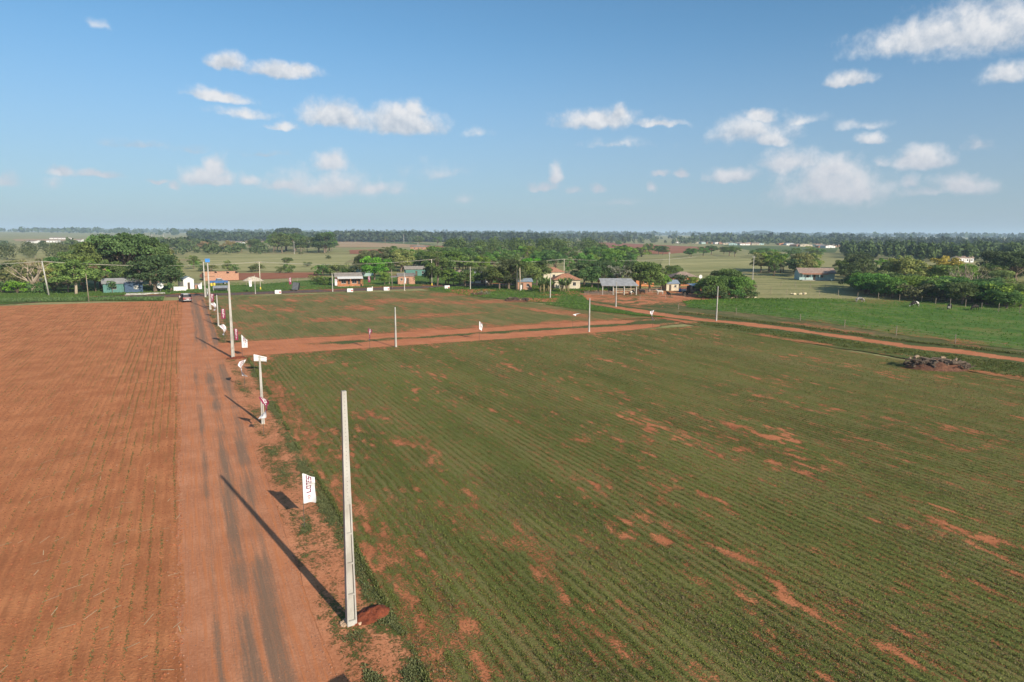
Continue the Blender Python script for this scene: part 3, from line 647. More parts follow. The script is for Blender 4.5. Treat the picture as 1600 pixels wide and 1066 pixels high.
f = empty('rubble_collar', (5.09, 24.7, 0), 0, 'broken pale concrete lumps around the foot of the nearest tall pole', 'rubble')
rnd = random.Random(4)
for k in range(13):
    a = rnd.uniform(0, 6.28); r = rnd.uniform(.24, .40)
    MB().blob((r * math.cos(a), r * math.sin(a) * .8, .07), (rnd.uniform(.07, .15), rnd.uniform(.06, .12), rnd.uniform(.04, .09)), k, 6, 4, .3).build('lump', M_FOOT, f)
def soil_heap(x, y, lx, ly, hh, rz, seed, label, mat=None, cat='soil heap', name='soil_heap'):
    u = np.linspace(-1, 1, 26); X, Y = np.meshgrid(u, u); rr = np.hypot(X, Y)
    Z = hh * np.clip(1 - rr ** 1.3, 0, 1) * (.6 + .9 * (fbm(X * 2.2 + seed, Y * 2.2, seed, 4) - .2) + .7 * (fbm(X * 5, Y * 5, seed + 3) - .4)) - .06 * (rr > .9)
    V = np.stack([X * lx * (1 + .15 * (fbm(X + 5, Y, seed) - .5)), Y * ly, Z + .02], -1)
    V = V.reshape(-1, 3); idx = np.arange(676).reshape(26, 26); Fq = np.stack([idx[:-1, :-1], idx[:-1, 1:], idx[1:, 1:], idx[1:, :-1]], -1).reshape(-1, 4)
    keep = (rr[:-1, :-1] < 1.02).ravel(); o = link(name, np_mesh(name, V, Fq[keep], None, True), None, mat or M_MOUND, (x, y, .02), rz); return tag(o, label, cat)
soil_heap(5.95, 25.0, .95, .62, .34, R(20), 3, 'fresh dark red soil heap beside the nearest tall pole')
soil_heap(5.4, 87.6, 1.3, .8, .22, 0, 5, 'low dark red soil heap at the foot of the corner pole')
SP = [(5.1, 55.9, 5.5, 'short white concrete pole with a flag at its foot, between the two tall roadside poles'),
      (4.9, 119.7, 5.1, 'short white concrete pole beside the upright maroon flag on the dirt road verge'),
      (25.2, 87.8, 5.4, 'short white concrete pole on the cross road beside the twisted maroon flag'),
      (56.8, 89.9, 5.3, 'short white concrete pole on the cross road near the horizontal blowing flag'),
      (84.9, 92.5, 6.2, 'white concrete pole on the weedy bank beside the farm track'),
      (82.0, 119.5, 5.25, 'white concrete pole standing before the open cattle shed'),
      (79.1, 142.8, 5.95, 'white concrete pole standing before the banana plants'),
      (71.6, 174.8, 6.1, 'white concrete pole by the asphalt road near the grey roofed house'),
      (53.6, 177.4, 4.95, 'white concrete pole by the asphalt road before the small brick shed house'),
      (35.2, 180.3, 4.8, 'white concrete pole by the asphalt road before the orange verandah house'),
      (16.2, 179.7, 4.7, 'thin white pole by the asphalt road near the leaning white flag')]
for i, (x, y, h, lb) in enumerate(SP): short_pole(x, y, R(3 + 5 * (i % 3)), lb, h, w=.62 if i == 10 else 1.0)
M_BLUE = pmat('blue_paint', (.035, .20, .52), .5, .15, 3)
o = empty('blue_box', (4.72, 146.7, 9.3), 0, 'bright blue box fixed on top of a tall concrete pole', 'box')
MB().box(-.42, .42, -.3, .3, .03, .62).build('case', M_BLUE, o); MB().box(-.47, .47, -.35, .35, .62, .69).build('lid', M_BLUE, o); MB().box(-.12, .12, -.1, .1, 0, .03).build('bracket', M_CONCD, o)

# existing power line
M_WOOD = pmat('old_wood', (.27, .215, .16), .9, .3, 6, .01, 20, stretch=(1, 1, .2)); M_YEL = pmat('yellow_paint', (.70, .50, .06), .7, .15, 4)
M_STEEL = pmat('grey_steel', (.30, .30, .30), .5, .15, 5, metal=.4); M_WIRE = pmat('wire', (.40, .37, .30), .6)
M_PCON = pmat('line_pole', (.52, .47, .37), .85, .2, 2)
def line_pole(x, y, h, label, yellow=True, arm=True, lean=0.0, mat=None, r=.14):
    o = empty('power_pole', (x, y, 0), R(2), label, 'power pole', 'power line poles along the asphalt road')
    L = Vector((lean, 0, h)); z0 = .10 if yellow else 0
    if yellow: MB().tube([(0, 0, -.2), tuple(L * z0)], [r + .012, r + .008], 10).build('painted_base', M_YEL, o, True)
    MB().tube([tuple(L * z0) if z0 else (0, 0, -.2), tuple(L)], [r, r * .6], 10).build('shaft', mat or M_PCON, o, True)
    if arm:
        MB().box(L.x - .9, L.x + .9, -.05, .05, h - .28, h - .18).build('crossarm', M_WOOD, o)
        for s in (-.8, 0, .8): MB().tube([(L.x + s, 0, h - .18 + (.18 if s == 0 else 0)), (L.x + s, 0, h + .05 + (.1 if s == 0 else 0))], [.05, .03], 6).build('insulator', M_CONCD, o)
    return Vector((x, y, 0)) + L
T = [Vector((-75, 196, 8.3)),
     line_pole(-28.7, 194.1, 8.2, 'leaning pale power pole beside the bare branched tree', False, False, -.75, M_CONC, .2),
     line_pole(18.8, 193.6, 7.5, 'power pole with wooden crossarm near the pale sand heap'),
     line_pole(65.7, 189.9, 7.8, 'power pole with yellow painted foot before the tall dark tree'),
     line_pole(121.8, 210.1, 6.6, 'grey power pole rising behind the tiled roof house', False),
     Vector((190, 220, 6.5))]
for i in range(5):
    for k, s in enumerate((-.55, .55)):
        a, b = T[i] + Vector((s, 0, -.05)), T[i + 1] + Vector((s, 0, -.05))
        pts = [a.lerp(b, t / 14) - Vector((0, 0, 1.05 * 4 * (t / 14) * (1 - t / 14))) for t in range(15)]
        w_ = MB().tube(pts, .030, 4).build('power_wire', M_WIRE); tag(w_, ['sagging power wire west of the leaning pole', 'sagging power wire between the leaning pole and the crossarm pole by the sand heap', 'sagging power wire across the orange verandah house', 'sagging power wire passing before the dark village trees', 'sagging power wire behind the cattle shed trees'][i], 'wire', 'power wires along the asphalt road')
for (px, py, h, lb) in [(139, 472, 6.1, 'weathered wooden post standing alone at the edge of the ploughed field'), (613, 451, 5.2, 'weathered wooden post by the asphalt road behind the white boards')]:
    p = at(px, py); o = empty('wooden_post', p, 0, lb, 'post'); MB().tube([(0, 0, -.1), (-.1, 0, h)], [.11, .07], 8).build('shaft', M_WOOD, o, True); MB().box(-.17, -.03, -.07, .07, h, h + .05).build('cap', M_WOOD, o)
for px, h in [(198, 9)]: pass
for (px, py, h) in [(894, 421, 7), (551, 430, 7), (460, 398, 9), (545, 399, 8)]: pass
for (px, py, h, lb) in [(1045, 424, 8.0, 'lone thin pole in the yellow meadow behind the tiled house'), (1176, 437, 8.2, 'pale pole in the olive field beside the leafy thicket'), (460, 397, 9, 'distant thin pole in the olive meadow before the grove'),
        (599, 377, 14, 'far tall pale pole at the stubble field'), (631, 381, 14, 'far pale pole at the edge of the red stubble'), (653, 383, 13, 'far pale pole beside the lone stubble tree'), (566, 376, 14, 'far pale pole nearest the long white shed'), (545, 375, 13, 'far pale pole before the dark tree belt'), (238, 377, 13, 'far white mast above the grove behind the big trees'), (256, 378, 12, 'far white mast beside the other mast behind the big trees')]:
    p = at(px, py); d_ = p.length; k = max(1, d_ / 420); o = empty('distant_pole', (p.x, p.y, float(gz(p.x, p.y))), 0, lb, 'pole')
    MB().tube([(0, 0, 0), (0, 0, h)], [.16 * k, .10 * k], 6).build('shaft', M_CONC, o); MB().box(-.7, .7, -.06, .06, h - .5, h - .35).build('crossarm', M_CONC, o)

# ================================================================== flags
M_FW = pmat('flag_white', (.66, .66, .66), .75, .04, 3); M_FM = pmat('flag_maroon', (.20, .018, .055), .75, .12, 3); M_MAST = pmat('flag_mast', (.10, .085, .07), .6)
M_FP = pmat('flag_print', (.16, .018, .055), .8, .1, 6); M_PINK = pmat('emblem_pink', (.62, .22, .22), .8); M_GREY = pmat('emblem_grey', (.45, .45, .42), .8)
LET = {'L': [(0,0,.30,1),(.30,0,1,.24)], 'O': [(0,0,.24,1),(.76,0,1,1),(.24,0,.76,.2),(.24,.8,.76,1)], 'T': [(.38,0,.62,.8),(0,.8,1,1)],
       'E': [(0,0,.25,1),(.25,0,1,.19),(.25,.41,.85,.59),(.25,.81,1,1)], 'S': [(0,0,1,.19),(.75,.19,1,.41),(0,.41,1,.59),(0,.59,.25,.81),(0,.81,1,1)]}
def flag(x, y, h, label, fly=0.0, twist=0.0, sag=0.0, wave=.06, maroon=False, reverse=False, w=.62, L=1.62, text=True, cut=.16, shift=0.0, lift=0.0, pinch=0.0, seed=1):
    """mast with a tall narrow banner; fly = direction it blows, twist = turns of the cloth, lift = how far it flies out sideways"""
    o = empty('lot_flag', (x, y, 0), 0, label, 'flag', 'white and maroon lot flags along the roads')
    MB().tube([(0, 0, -.1), (0, 0, h + .03)], [.018, .012], 6).build('mast', M_MAST, o)
    d0 = Vector((math.cos(fly), math.sin(fly), 0))
    def S(s, t, off=0.0):                                    # s across the cloth 0..1, t up the cloth 0..1
        def P(s, t):
            tt = 1 - t
            a = twist * tt; ww = w * (1 - pinch * math.exp(-((tt - .5) / .16) ** 2))
            d = Vector((math.cos(fly + a), math.sin(fly + a), 0))
            c = d0 * (shift * math.sin(tt * math.pi)); s_ = s - (pinch * .5)
            nrm = Vector((-d.y, d.x, 0)); wv = wave * math.sin(6.5 * s + 3.2 * tt + seed) * s + .6 * wave * math.sin(11 * tt + seed * 2) * s
            p = Vector((0, 0, h - L * tt)) + c + d * (s_ * ww) + nrm * wv
            p.z -= sag * s * s + cut * s * (1 if tt < .12 else max(0, 1 - (tt - .12) * 4)) * .9
            if lift: p = p + d0 * (lift * tt * tt * .9) + Vector((0, 0, lift * tt * .72))
            return p
        p = P(s, t); e = 1e-3; nn = (P(s + e, t) - p).cross(P(s, t + e) - p)
        nn = nn.normalized() if nn.length > 0 else Vector((0, 1, 0)); return p + nn * off
    def sheet(name, off, mat, parent):
        nu, nv = 9, 22; vs = [S(i / (nu - 1), j / (nv - 1), off) for j in range(nv) for i in range(nu)]
        fs = [(j * nu + i, j * nu + i + 1, (j + 1) * nu + i + 1, (j + 1) * nu + i) for j in range(nv - 1) for i in range(nu - 1)]
        return MB().add(vs, fs).build(name, mat, parent, True)
    cl = sheet('cloth', 0, M_FM if maroon else M_FW, o); sheet('backing', -.005, M_FW if (reverse and maroon) else (M_FM if reverse else (M_FM if maroon else M_FW)), o)
    if text:                                                 # LOTES reading up the cloth, emblem at the foot
        pm = M_FW if maroon else M_FP
        def patch(u0, v0, u1, v1, off, mb):                  # u along the cloth (upwards), v across it toward the mast
            for a in range(3):
                for b in range(3):
                    q = [(u0 + (u1 - u0) * (a + i) / 3, v0 + (v1 - v0) * (b + j) / 3) for i, j in ((0, 0), (1, 0), (1, 1), (0, 1))]
                    mb.add([S(1 - v, u, off) for u, v in q], [(0, 1, 2, 3)])
        for side in (.006, -.011):
            u = .34
            for ch in 'LOTES':
                mb = MB()
                for (a, b, c, d) in LET[ch]:
                    if side > 0: patch(u + a * .112, .30 + b * .42, u + c * .112, .30 + d * .42, side, mb)
                    else: patch(u + a * .112, .72 - b * .42, u + c * .112, .72 - d * .42, side, mb)
                mb.build('letter', pm, cl); u += .132
        mb = MB(); e_ = M_FW if maroon else M_PINK
        for k in range(6):
            a = -1.2 + k * .4; cu, cv = .17 + .055 * math.sin(a + 1.57), .52 + .15 * math.sin(a)
            patch(cu, cv - .03, cu + .035, cv + .03, .006, mb)
        patch(.13, .47, .20, .57, .006, mb); tag(mb.build('emblem', e_, cl), kind='stuff')
        mb = MB(); patch(.085, .40, .10, .64, .006, mb); mb.build('emblem_line', M_FW if maroon else M_GREY, cl)
    return o
E0 = R(-8)
flag(5.2, 16.2, 2.66, 'white lot flag standing before the nearest tall pole', R(186), .1, .2, .14, L=.36, w=1.35, text=False, seed=3)
flag(4.9, 34.6, 2.93, 'white flag with maroon LOTES lettering between the nearest tall and short poles', R(-6), .25, .06, .11, cut=.30)
flag(4.8, 52.4, 3.04, 'twisted flag, white above and maroon below, at the foot of the short roadside pole', R(-20), 2.95, .1, .05, maroon=True, reverse=True, pinch=.75, shift=.25, seed=2)
flag(4.9, 70.0, 2.86, 'white flag twisted in the middle on the verge before the corner pole', R(165), 2.7, .05, .05, pinch=.8, shift=.25, seed=4)
flag(6.1, 88.4, 2.77, 'white pointed flag at the corner of the cross road', R(-20), .5, .05, .05, cut=.75, w=.66)
flag(6.45, 77.3, 2.1, 'white flag blowing level just behind the top of the short roadside pole', R(-24), .1, .12, .10, L=.75, text=False, w=1.35, cut=.25)
flag(5.9, 97.5, 2.4, 'small maroon flag behind the corner pole', R(10), .3, .05, .05, maroon=True, w=.45)
flag(4.8, 100.9, 2.6, 'white flag leaning over the road just past the cross road', R(170), 1.9, .05, .06, shift=-.35, lift=.30, seed=5)
flag(5.35, 118.5, 2.95, 'upright maroon flag with white LOTES lettering beside the short pole', R(-4), 0, 0, .04, maroon=True, cut=.05)
flag(5.0, 132.5, 2.7, 'white drooping flag just before the pole with the blue box', R(170), 2.3, .05, .06, shift=-.3, lift=.35, seed=6)
flag(4.9, 148.5, 3.0, 'maroon and white flag beside the pole with the blue box', R(5), .8, 0, .06, maroon=True, reverse=True, w=.75)
flag(4.7, 162, 3.1, 'white narrow flag between the blue box pole and the asphalt road', R(60), .5, 0, .06, seed=8)
flag(4.2, 178.5, 3.4, 'white slanted flag at the end of the dirt road', R(178), .6, 0, .06, w=.8, cut=.9, seed=9)
flag(21.8, 88.2, 2.73, 'twisted maroon flag with white tip on the cross road', R(-40), 2.4, .05, .05, maroon=True, reverse=True, pinch=.6, w=.5, seed=7)
flag(37.8, 89.0, 2.75, 'small white flag drooping in the middle of the cross road', R(-15), .7, .35, .06, L=1.15, w=.5, seed=3)
flag(56.7, 94.7, 2.2, 'white flag blown out level near the far end of the cross road', R(-10), .4, .05, .10, L=.75, w=.45, lift=1.35, text=False, seed=5)
flag(69.7, 90.8, 2.77, 'white flag with a narrow tail where cross road meets farm track', R(150), 2.3, .05, .05, pinch=.5, shift=.15, seed=6)
for (px, py, h, mar, fly, lb) in [(394, 457.5, 3.4, False, 170, 'white leaning flag beside the thin pole on the asphalt road'), (456, 455, 3.6, True, 170, 'maroon and white flag beside the dark sign board'), (523.5, 452, 2.8, False, -10, 'white flag beside the pole before the orange verandah house'),
        (579, 450, 3.4, True, 150, 'maroon flag beside the propped white board on the asphalt road'), (631.5, 448, 2.8, False, 10, 'white flag before the brick shed house'), (683, 447, 3.2, True, 20, 'maroon flag under the tall dark tree')]:
    p = at(px, py); flag(p.x, p.y, h, lb, R(fly), .5, .05, .07, maroon=mar, w=.65, L=1.8, seed=int(px))

# ================================================================== things along the asphalt road
M_WHITE = pmat('white_paint', (.64, .62, .60), .7, .08, 2); M_REDP = pmat('red_print', (.50, .06, .07), .7); M_BLACK = pmat('black_plastic', (.022, .022, .025), .6, .2)
BRD = ['white box board on the asphalt road near the crossarm power pole', 'white box board on the asphalt road before the orange verandah house', 'white board propped at a slant under the maroon flag', 'white box board between the orange house and the brick shed house', 'white box board on the asphalt road past the brick shed house']
for i, (px, py) in enumerate([(434.5, 459.5), (547, 456.8), (578, 454.8), (604, 454.3), (698.5, 451.8)]):
    p = at(px, py); o = empty('road_board', p, R([0, -4, 12, -3, 3][i]), BRD[i], 'board', 'white boards standing along the asphalt road')
    if i == 2:
        MB().prism([(-.05, 0), (.75, 0), (.02, .85)], 'x', -.75, .55).build('panel', M_WHITE, o); MB().box(.60, .80, -.1, .1, 0, 1.15).build('upright_panel', M_WHITE, o)
    else:
        MB().box(-.75, .75, -.16, .16, .06, .98).build('panel', M_WHITE, o)
        for s in (-.6, .6): MB().box(s - .06, s + .06, -.22, .22, 0, .06).build('foot', M_CONCD, o)
        MB().box(.25, .66, -.172, -.163, .28, .62).build('printed_mark', M_REDP, o)
        MB().box(-.55, .12, -.172, -.163, .42, .50).build('printed_line', M_GREY, o)
# dark sign board
p = at(462, 455); o = empty('sign_board', p, R(-25), 'dark grey slanted sign board on posts beside the asphalt road', 'sign')
MB().prism([(-1.0, .45), (.55, .30), (.95, 2.2), (-.55, 2.35)], 'y', -.06, .06).build('panel', pmat('sign_grey', (.10, .105, .115), .6, .3, 2), o)
MB().prism([(.60, .30), (.95, .35), (1.25, 2.15), (1.0, 2.2)], 'y', -.05, .05).build('side_panel', M_BLACK, o)
for s in (-.5, .55): MB().box(s - .04, s + .04, .062, .12, -.1, 1.8).build('post', M_WOOD, o)
# low roadside stand, drums, heap
p = at(345, 455.5); o = empty('roadside_stand', p, R(-3), 'low black roadside stand with a grey sheet roof', 'stand')
MB().add([(-1.9, -.35, .95), (1.9, -.35, .95), (1.75, .95, 1.45), (-1.75, .95, 1.45), (-1.9, -.35, .90), (1.9, -.35, .90), (1.75, .95, 1.40), (-1.75, .95, 1.40)], [(0,1,2,3),(7,6,5,4),(0,4,5,1),(1,5,6,2),(2,6,7,3),(3,7,4,0)]).build('roof', pmat('sheet_grey', (.30, .31, .33), .5, .2, 3, metal=.2), o)
MB().box(-1.75, 1.75, -.2, -.14, .45, .89).build('front_panel', M_BLACK, o)
for s in (-1.7, 1.7):
    MB().box(s - .05, s + .05, -.30, -.21, 0, .9).build('post', M_CONC, o); MB().box(s - .05, s + .05, .8, .9, 0, 1.34).build('post', M_CONC, o)
for i, (px, py) in enumerate([(330.5, 447.5), (335, 447.2)]):
    p = at(px, py); o = empty('yellow_drum', p, 0, 'yellow drum standing before the blue pickup', 'drum', 'pair of yellow drums')
    MB().tube([(0, 0, 0), (0, 0, .88)], .30, 12).build('body', M_YEL, o); 
    for z in (.28, .58): MB().tube([(0, 0, z), (0, 0, z + .04)], .315, 12).build('ring', M_YEL, o)
    MB().tube([(0, 0, .881), (0, 0, .92)], .28, 12).build('lid', M_YEL, o)
o = empty('rubbish_heap', at(337, 462), 0, 'small dark rubbish heap on the near edge of the asphalt road', 'rubbish')
for k in range(6): MB().blob((-.45 + .18 * k, (k % 2) * .2, .14), (.22, .2, .2), k, 7, 4, .35).build('bag', M_BLACK, o)
for i, (px, py, lx) in enumerate([(228, 460.5, 4.2), (213, 461.5, 2.4)]):
    p = at(px, py); o = empty('concrete_slab', p, R(-2 + 6 * i), ['long pale concrete slab lying on the grass before the turquoise house', 'short pale slab lying at the end of the long slab'][i], 'slab')
    MB().box(-lx, lx, -.28, .28, 0, .42 if i == 0 else .25).build('beam', M_CONC, o)
    for s in (-.7, .7): MB().box(s * lx - .1, s * lx + .1, -.32, .32, -.05, 0.0).build('bearer', M_WOOD, o)
def dish(p, z, rz, r, label, pole=True):
    o = empty('satellite_dish', (p.x, p.y, z), rz, label, 'dish'); mb = MB(); n = 14
    vs = [(0, .16 * r, 0)] + [(r * q * math.cos(6.283 * j / n), .16 * r * (1 - q * q) , r * q * math.sin(6.283 * j / n)) for q in (.5, 1) for j in range(n)]
    vs = [(a, b - .16 * r, c) for a, b, c in vs]
    fs = [(0, 1 + j, 1 + (j + 1) % n) for j in range(n)] + [(1 + j, 1 + n + j, 1 + n + (j + 1) % n, 1 + (j + 1) % n) for j in range(n)]
    mb.add(vs, fs).build('reflector', M_WHITE, o, True); MB().tube([(0, -.02, 0), (0, -.7 * r, .1 * r)], .03, 5).build('feed_arm', M_STEEL, o); MB().tube([(0, .03, 0), (0, .1, -z + .0)] if pole else [(0, 0, 0), (0, .3, -.3)], .04, 6).build('mount', M_STEEL, o)
dish(at(251, 457), 1.75, R(10), .8, 'white satellite dish standing by the dense dark tree')

# ================================================================== vehicles
M_GLASS = pmat('dark_glass', (.015, .018, .02), .12, .1, spec=.6); M_TYRE = pmat('tyre', (.02, .02, .02), .9, .2); M_LAMPR = pmat('tail_lamp', (.35, .01, .01), .3)
def pickup(loc, rz, label, paint, roofpaint, canopy=True):
    o = empty('pickup_truck', loc, rz, label, 'pickup')
    # x = length (front +x), y = width
    side = [(-2.55, .45), (2.45, .45), (2.55, .75), (2.45, 1.02), (1.25, 1.12), (-2.5, 1.12), (-2.6, .8)]
    body = MB().prism(side, 'y', -.88, .88).build('body', paint, o)
    MB().hexa([(-.65, -.80, 1.12), (1.30, -.80, 1.12), (1.30, .80, 1.12), (-.65, .80, 1.12)], [(-.45, -.66, 1.68), (.55, -.66, 1.68), (.55, .66, 1.68), (-.45, .66, 1.68)]).build('cab_glass', M_GLASS, o)
    MB().hexa([(-.50, -.69, 1.683), (.60, -.69, 1.683), (.60, .69, 1.683), (-.50, .69, 1.683)], [(-.42, -.60, 1.76), (.5, -.60, 1.76), (.5, .60, 1.76), (-.42, .60, 1.76)]).build('roof', roofpaint, o)
    for sx, sy in ((1.30, .80), (1.30, -.80), (-.65, .80), (-.65, -.80)):
        tx = .58 if sx > 0 else -.48; MB().tube([(sx, sy * 1.0, 1.12), (tx, sy * .84, 1.69)], .045, 5).build('pillar', paint, o)
    if canopy:
        MB().hexa([(-2.45, -.82, 1.123), (-.72, -.82, 1.123), (-.72, .82, 1.123), (-2.45, .82, 1.123)], [(-2.3, -.72, 1.74), (-.60, -.72, 1.74), (-.60, .72, 1.74), (-2.3, .72, 1.74)]).build('bed_canopy', M_BLACK, o)
        MB().box(-2.3, -.62, -.70, .70, 1.743, 1.80).build('canopy_top', roofpaint, o)
    for x in (-1.6, 1.55):
        for s in (-1, 1):
            wh = MB().tube([(x, s * .70, .36), (x, s * .92, .36)], .36, 14).build('wheel', M_TYRE, o); MB().tube([(x, s * .921, .36), (x, s * .935, .36)], .2, 10).build('rim', M_STEEL, wh)
    MB().box(-2.72, -2.605, -.86, .86, .42, .62).build('rear_bumper', M_STEEL, o); MB().box(2.56, 2.66, -.86, .86, .42, .62).build('front_bumper', M_STEEL, o)
    for s in (-.72, .72): MB().box(-2.64, -2.58, s - .09, s + .09, .78, 1.04).build('tail_light', M_LAMPR, o); MB().box(2.50, 2.56, s - .14, s + .14, .78, .94).build('headlight', M_WHITE, o)
    MB().box(-2.63, -2.60, -.25, .25, .66, .78).build('number_plate', M_WHITE, o)
    return o
M_CARRED = pmat('red_car_paint', (.15, .028, .028), .4, .15, 2, spec=.5); M_CARBLUE = pmat('blue_car_paint', (.03, .10, .26), .35, .15, 2, spec=.5)
p = at(289.5, 471.5); pickup((p.x, p.y, .03), R(101), 'dark red pickup with black canopy and white roof on the dirt road', M_CARRED, M_WHITE)
p = at(342, 445); pickup((p.x, p.y, .1), R(8), 'blue pickup parked behind the low black stand', M_CARBLUE, M_WHITE, False)

def skin_mesh(name, verts, edges, radii, sub=2):
    me = bpy.data.meshes.new(name + '_cage'); me.from_pydata(verts, edges, []); ob = bpy.data.objects.new(name + '_cage', me); COL.objects.link(ob)
    ob.modifiers.new('s', 'SKIN'); sv = me.skin_vertices[0].data
    for i, r in enumerate(radii): sv[i].radius = r if isinstance(r, tuple) else (r, r); sv[i].use_root = (i == 0)
    sb = ob.modifiers.new('u', 'SUBSURF'); sb.levels = sub; sb.render_levels = sub
    dg = bpy.context.evaluated_depsgraph_get(); out = bpy.data.meshes.new_from_object(ob.evaluated_get(dg)); out.name = name
    bpy.data.objects.remove(ob); out.polygons.foreach_set('use_smooth', [True] * len(out.polygons)); return out
# person beside the red pickup
p = at(281.2, 473); M_SKIN = pmat('skin', (.34, .19, .12), .6); M_SHIRT = pmat('pale_shirt', (.55, .55, .53), .8); M_TROU = pmat('dark_trousers', (.03, .035, .045), .85); M_HAIR = pmat('dark_hair', (.012, .01, .01), .7)
o = empty('person', (p.x, p.y, .03), R(120), 'person in a pale shirt and dark trousers standing beside the red pickup', 'person')
pv_ = [(0,0,.95),(0,0,1.15),(0,0,1.38),(0,0,1.48),(0,.01,1.58),(0,.02,1.68),(.10,0,.88),(.11,.02,.50),(.12,0,.08),(.12,.12,.04),(-.10,0,.88),(-.11,.03,.50),(-.13,0,.08),(-.13,.12,.04),(.18,0,1.37),(.26,-.02,1.12),(.27,.10,.90),(.275,.14,.80),(-.18,0,1.37),(-.27,.02,1.12),(-.24,.16,.95),(-.22,.22,.88)]
pe_ = [(0,1),(1,2),(2,3),(3,4),(4,5),(0,6),(6,7),(7,8),(8,9),(0,10),(10,11),(11,12),(12,13),(2,14),(14,15),(15,16),(16,17),(2,18),(18,19),(19,20),(20,21)]
pr_ = [(.15,.11),(.14,.10),(.16,.11),.055,.095,.085,.085,.06,.042,.035,.085,.06,.042,.035,.06,.045,.035,.03,.06,.045,.035,.03]
link('body', skin_mesh('body', pv_, pe_, pr_), o, M_SKIN)
link('shirt', skin_mesh('shirt', [(0,0,.95),(0,0,1.15),(0,0,1.38),(.18,0,1.37),(.255,-.02,1.14),(-.18,0,1.37),(-.265,.02,1.14)], [(0,1),(1,2),(2,3),(3,4),(2,5),(5,6)], [(.17,.13),(.165,.125),(.18,.13),.075,.06,.075,.06]), o, M_SHIRT)
link('trousers', skin_mesh('trousers', [(0,0,.95),(.10,0,.86),(.11,.02,.50),(.12,0,.10),(-.10,0,.86),(-.11,.03,.50),(-.13,0,.10)], [(0,1),(1,2),(2,3),(0,4),(4,5),(5,6)], [(.165,.125),.10,.075,.06,.10,.075,.06]), o, M_TROU)
MB().blob((0, -.005, 1.69), (.098, .105, .075), 2, 10, 6, .03).build('hair', M_HAIR, o, True)
# cattle
M_COW = None
def cow_mat(name, a, b, thr):
    mt, n = gmat(name); q = n.n('ShaderNodeTexCoord').outputs['Object']; rr = n.n('ShaderNodeObjectInfo').outputs['Random']
    f = n.noise(n.vmath('ADD', q, n.n('ShaderNodeCombineXYZ', {0: n.math('MULTIPLY', rr, 30), 1: 0.0, 2: 0.0}).outputs[0]), 1.7, 2, .4)
    finish(n, n.mix(n.smooth(f, thr - .02, thr + .02), a, b), None, 0, .7); return mt
CMAT = {'pied': cow_mat('pied_hide', (.02, .018, .016), (.50, .47, .42), .58), 'pale': cow_mat('pale_hide', (.30, .28, .25), (.10, .09, .08), .56), 'black': cow_mat('black_hide', (.018, .015, .014), (.03, .025, .02), .5), 'white': cow_mat('white_hide', (.46, .43, .38), (.38, .35, .30), .5)}
def cow_mesh(graze):
    hv = [(.98,0,.98),(1.20,0,.52),(1.38,0,.20)] if graze else [(.98,0,1.38),(1.20,0,1.52),(1.48,0,1.38)]
    v = [(0,0,1.02),(-.45,0,1.06),(-.82,0,1.10),(.42,0,1.05),(.70,0,1.08)] + hv
    e = [(0,1),(1,2),(0,3),(3,4),(4,5),(5,6),(6,7)]; r = [(.36,.42),(.34,.38),(.26,.27),(.33,.38),(.25,.30),(.15,.20),(.12,.14),(.085,.09)]
    for s in (-1, 1):
        b = len(v); v += [(.60,s*.20,.78),(.62,s*.21,.42),(.60,s*.21,.06)]; e += [(4,b),(b,b+1),(b+1,b+2)]; r += [.13,.07,.055]
        b = len(v); v += [(-.72,s*.22,.82),(-.66,s*.22,.62),(-.88,s*.21,.40),(-.82,s*.21,.06)]; e += [(2,b),(b,b+1),(b+1,b+2),(b+2,b+3)]; r += [.17,.11,.065,.055]
    b = len(v); v += [(-1.04,0,1.12),(-1.12,0,.70),(-1.10,0,.42)]; e += [(2,b),(b,b+1),(b+1,b+2)]; r += [.06,.035,.05]
    return skin_mesh('cow', v, e, r, 1)
CG, CS = cow_mesh(True), cow_mesh(False)
def cow(p, rz, kind, graze, label, s=1.0):
    o = empty('cow', (p.x, p.y, .05), rz, label, 'cow', 'cattle by the shed and on the pasture'); o.scale = (s * .84, s * .84, s * .84)
    b = link('body', (CG if graze else CS).copy(), o); b.data.materials.clear(); b.data.materials.append(CMAT[kind])
    h = Vector((1.20, 0, .52)) if graze else Vector((1.20, 0, 1.52))
    for sd_ in (-1, 1):
        MB().blob((h.x - .02, sd_ * .19, h.z + .06), (.05, .11, .05), 1, 6, 4, .05).build('ear', CMAT[kind], o); MB().tube([(h.x - .04, sd_ * .08, h.z + .12), (h.x, sd_ * .15, h.z + .22), (h.x + .04, sd_ * .15, h.z + .30)], [.025, .02, .008], 5).build('horn', M_CONC, o)
for (px, py, rz, kd, gr, lb, s) in [(1343, 473, -30, 'pale', 1, 'pale grey cow grazing at the upper edge of the pasture', 1), (1429, 480.5, 165, 'pied', 1, 'black and white cow grazing, facing away from the others', 1.1), (1483, 485, 200, 'pied', 1, 'mostly white pied cow grazing between two others', 1.1), (1523, 486, 175, 'black', 1, 'black cow grazing beside the dark hedge', 1.1),
        (1031, 461, 160, 'white', 0, 'white cow standing in the farmyard', 1.0), (1044.5, 464.5, 80, 'black', 0, 'black cow standing end-on in the farmyard', 1.0), (1070, 462.5, 10, 'black', 1, 'black cow in the shade beside the shed', 1.0), (1003, 460, 170, 'black', 0, 'black cow beside the corral fence', 1.0), (988, 461.5, 190, 'pied', 1, 'pied cow under the cattle shed eaves', 1.0), (954, 459, 20, 'black', 0, 'black cow inside the cattle shed', 1.0)]:
    cow(at(px, py), R(rz), kd, gr, lb, s)
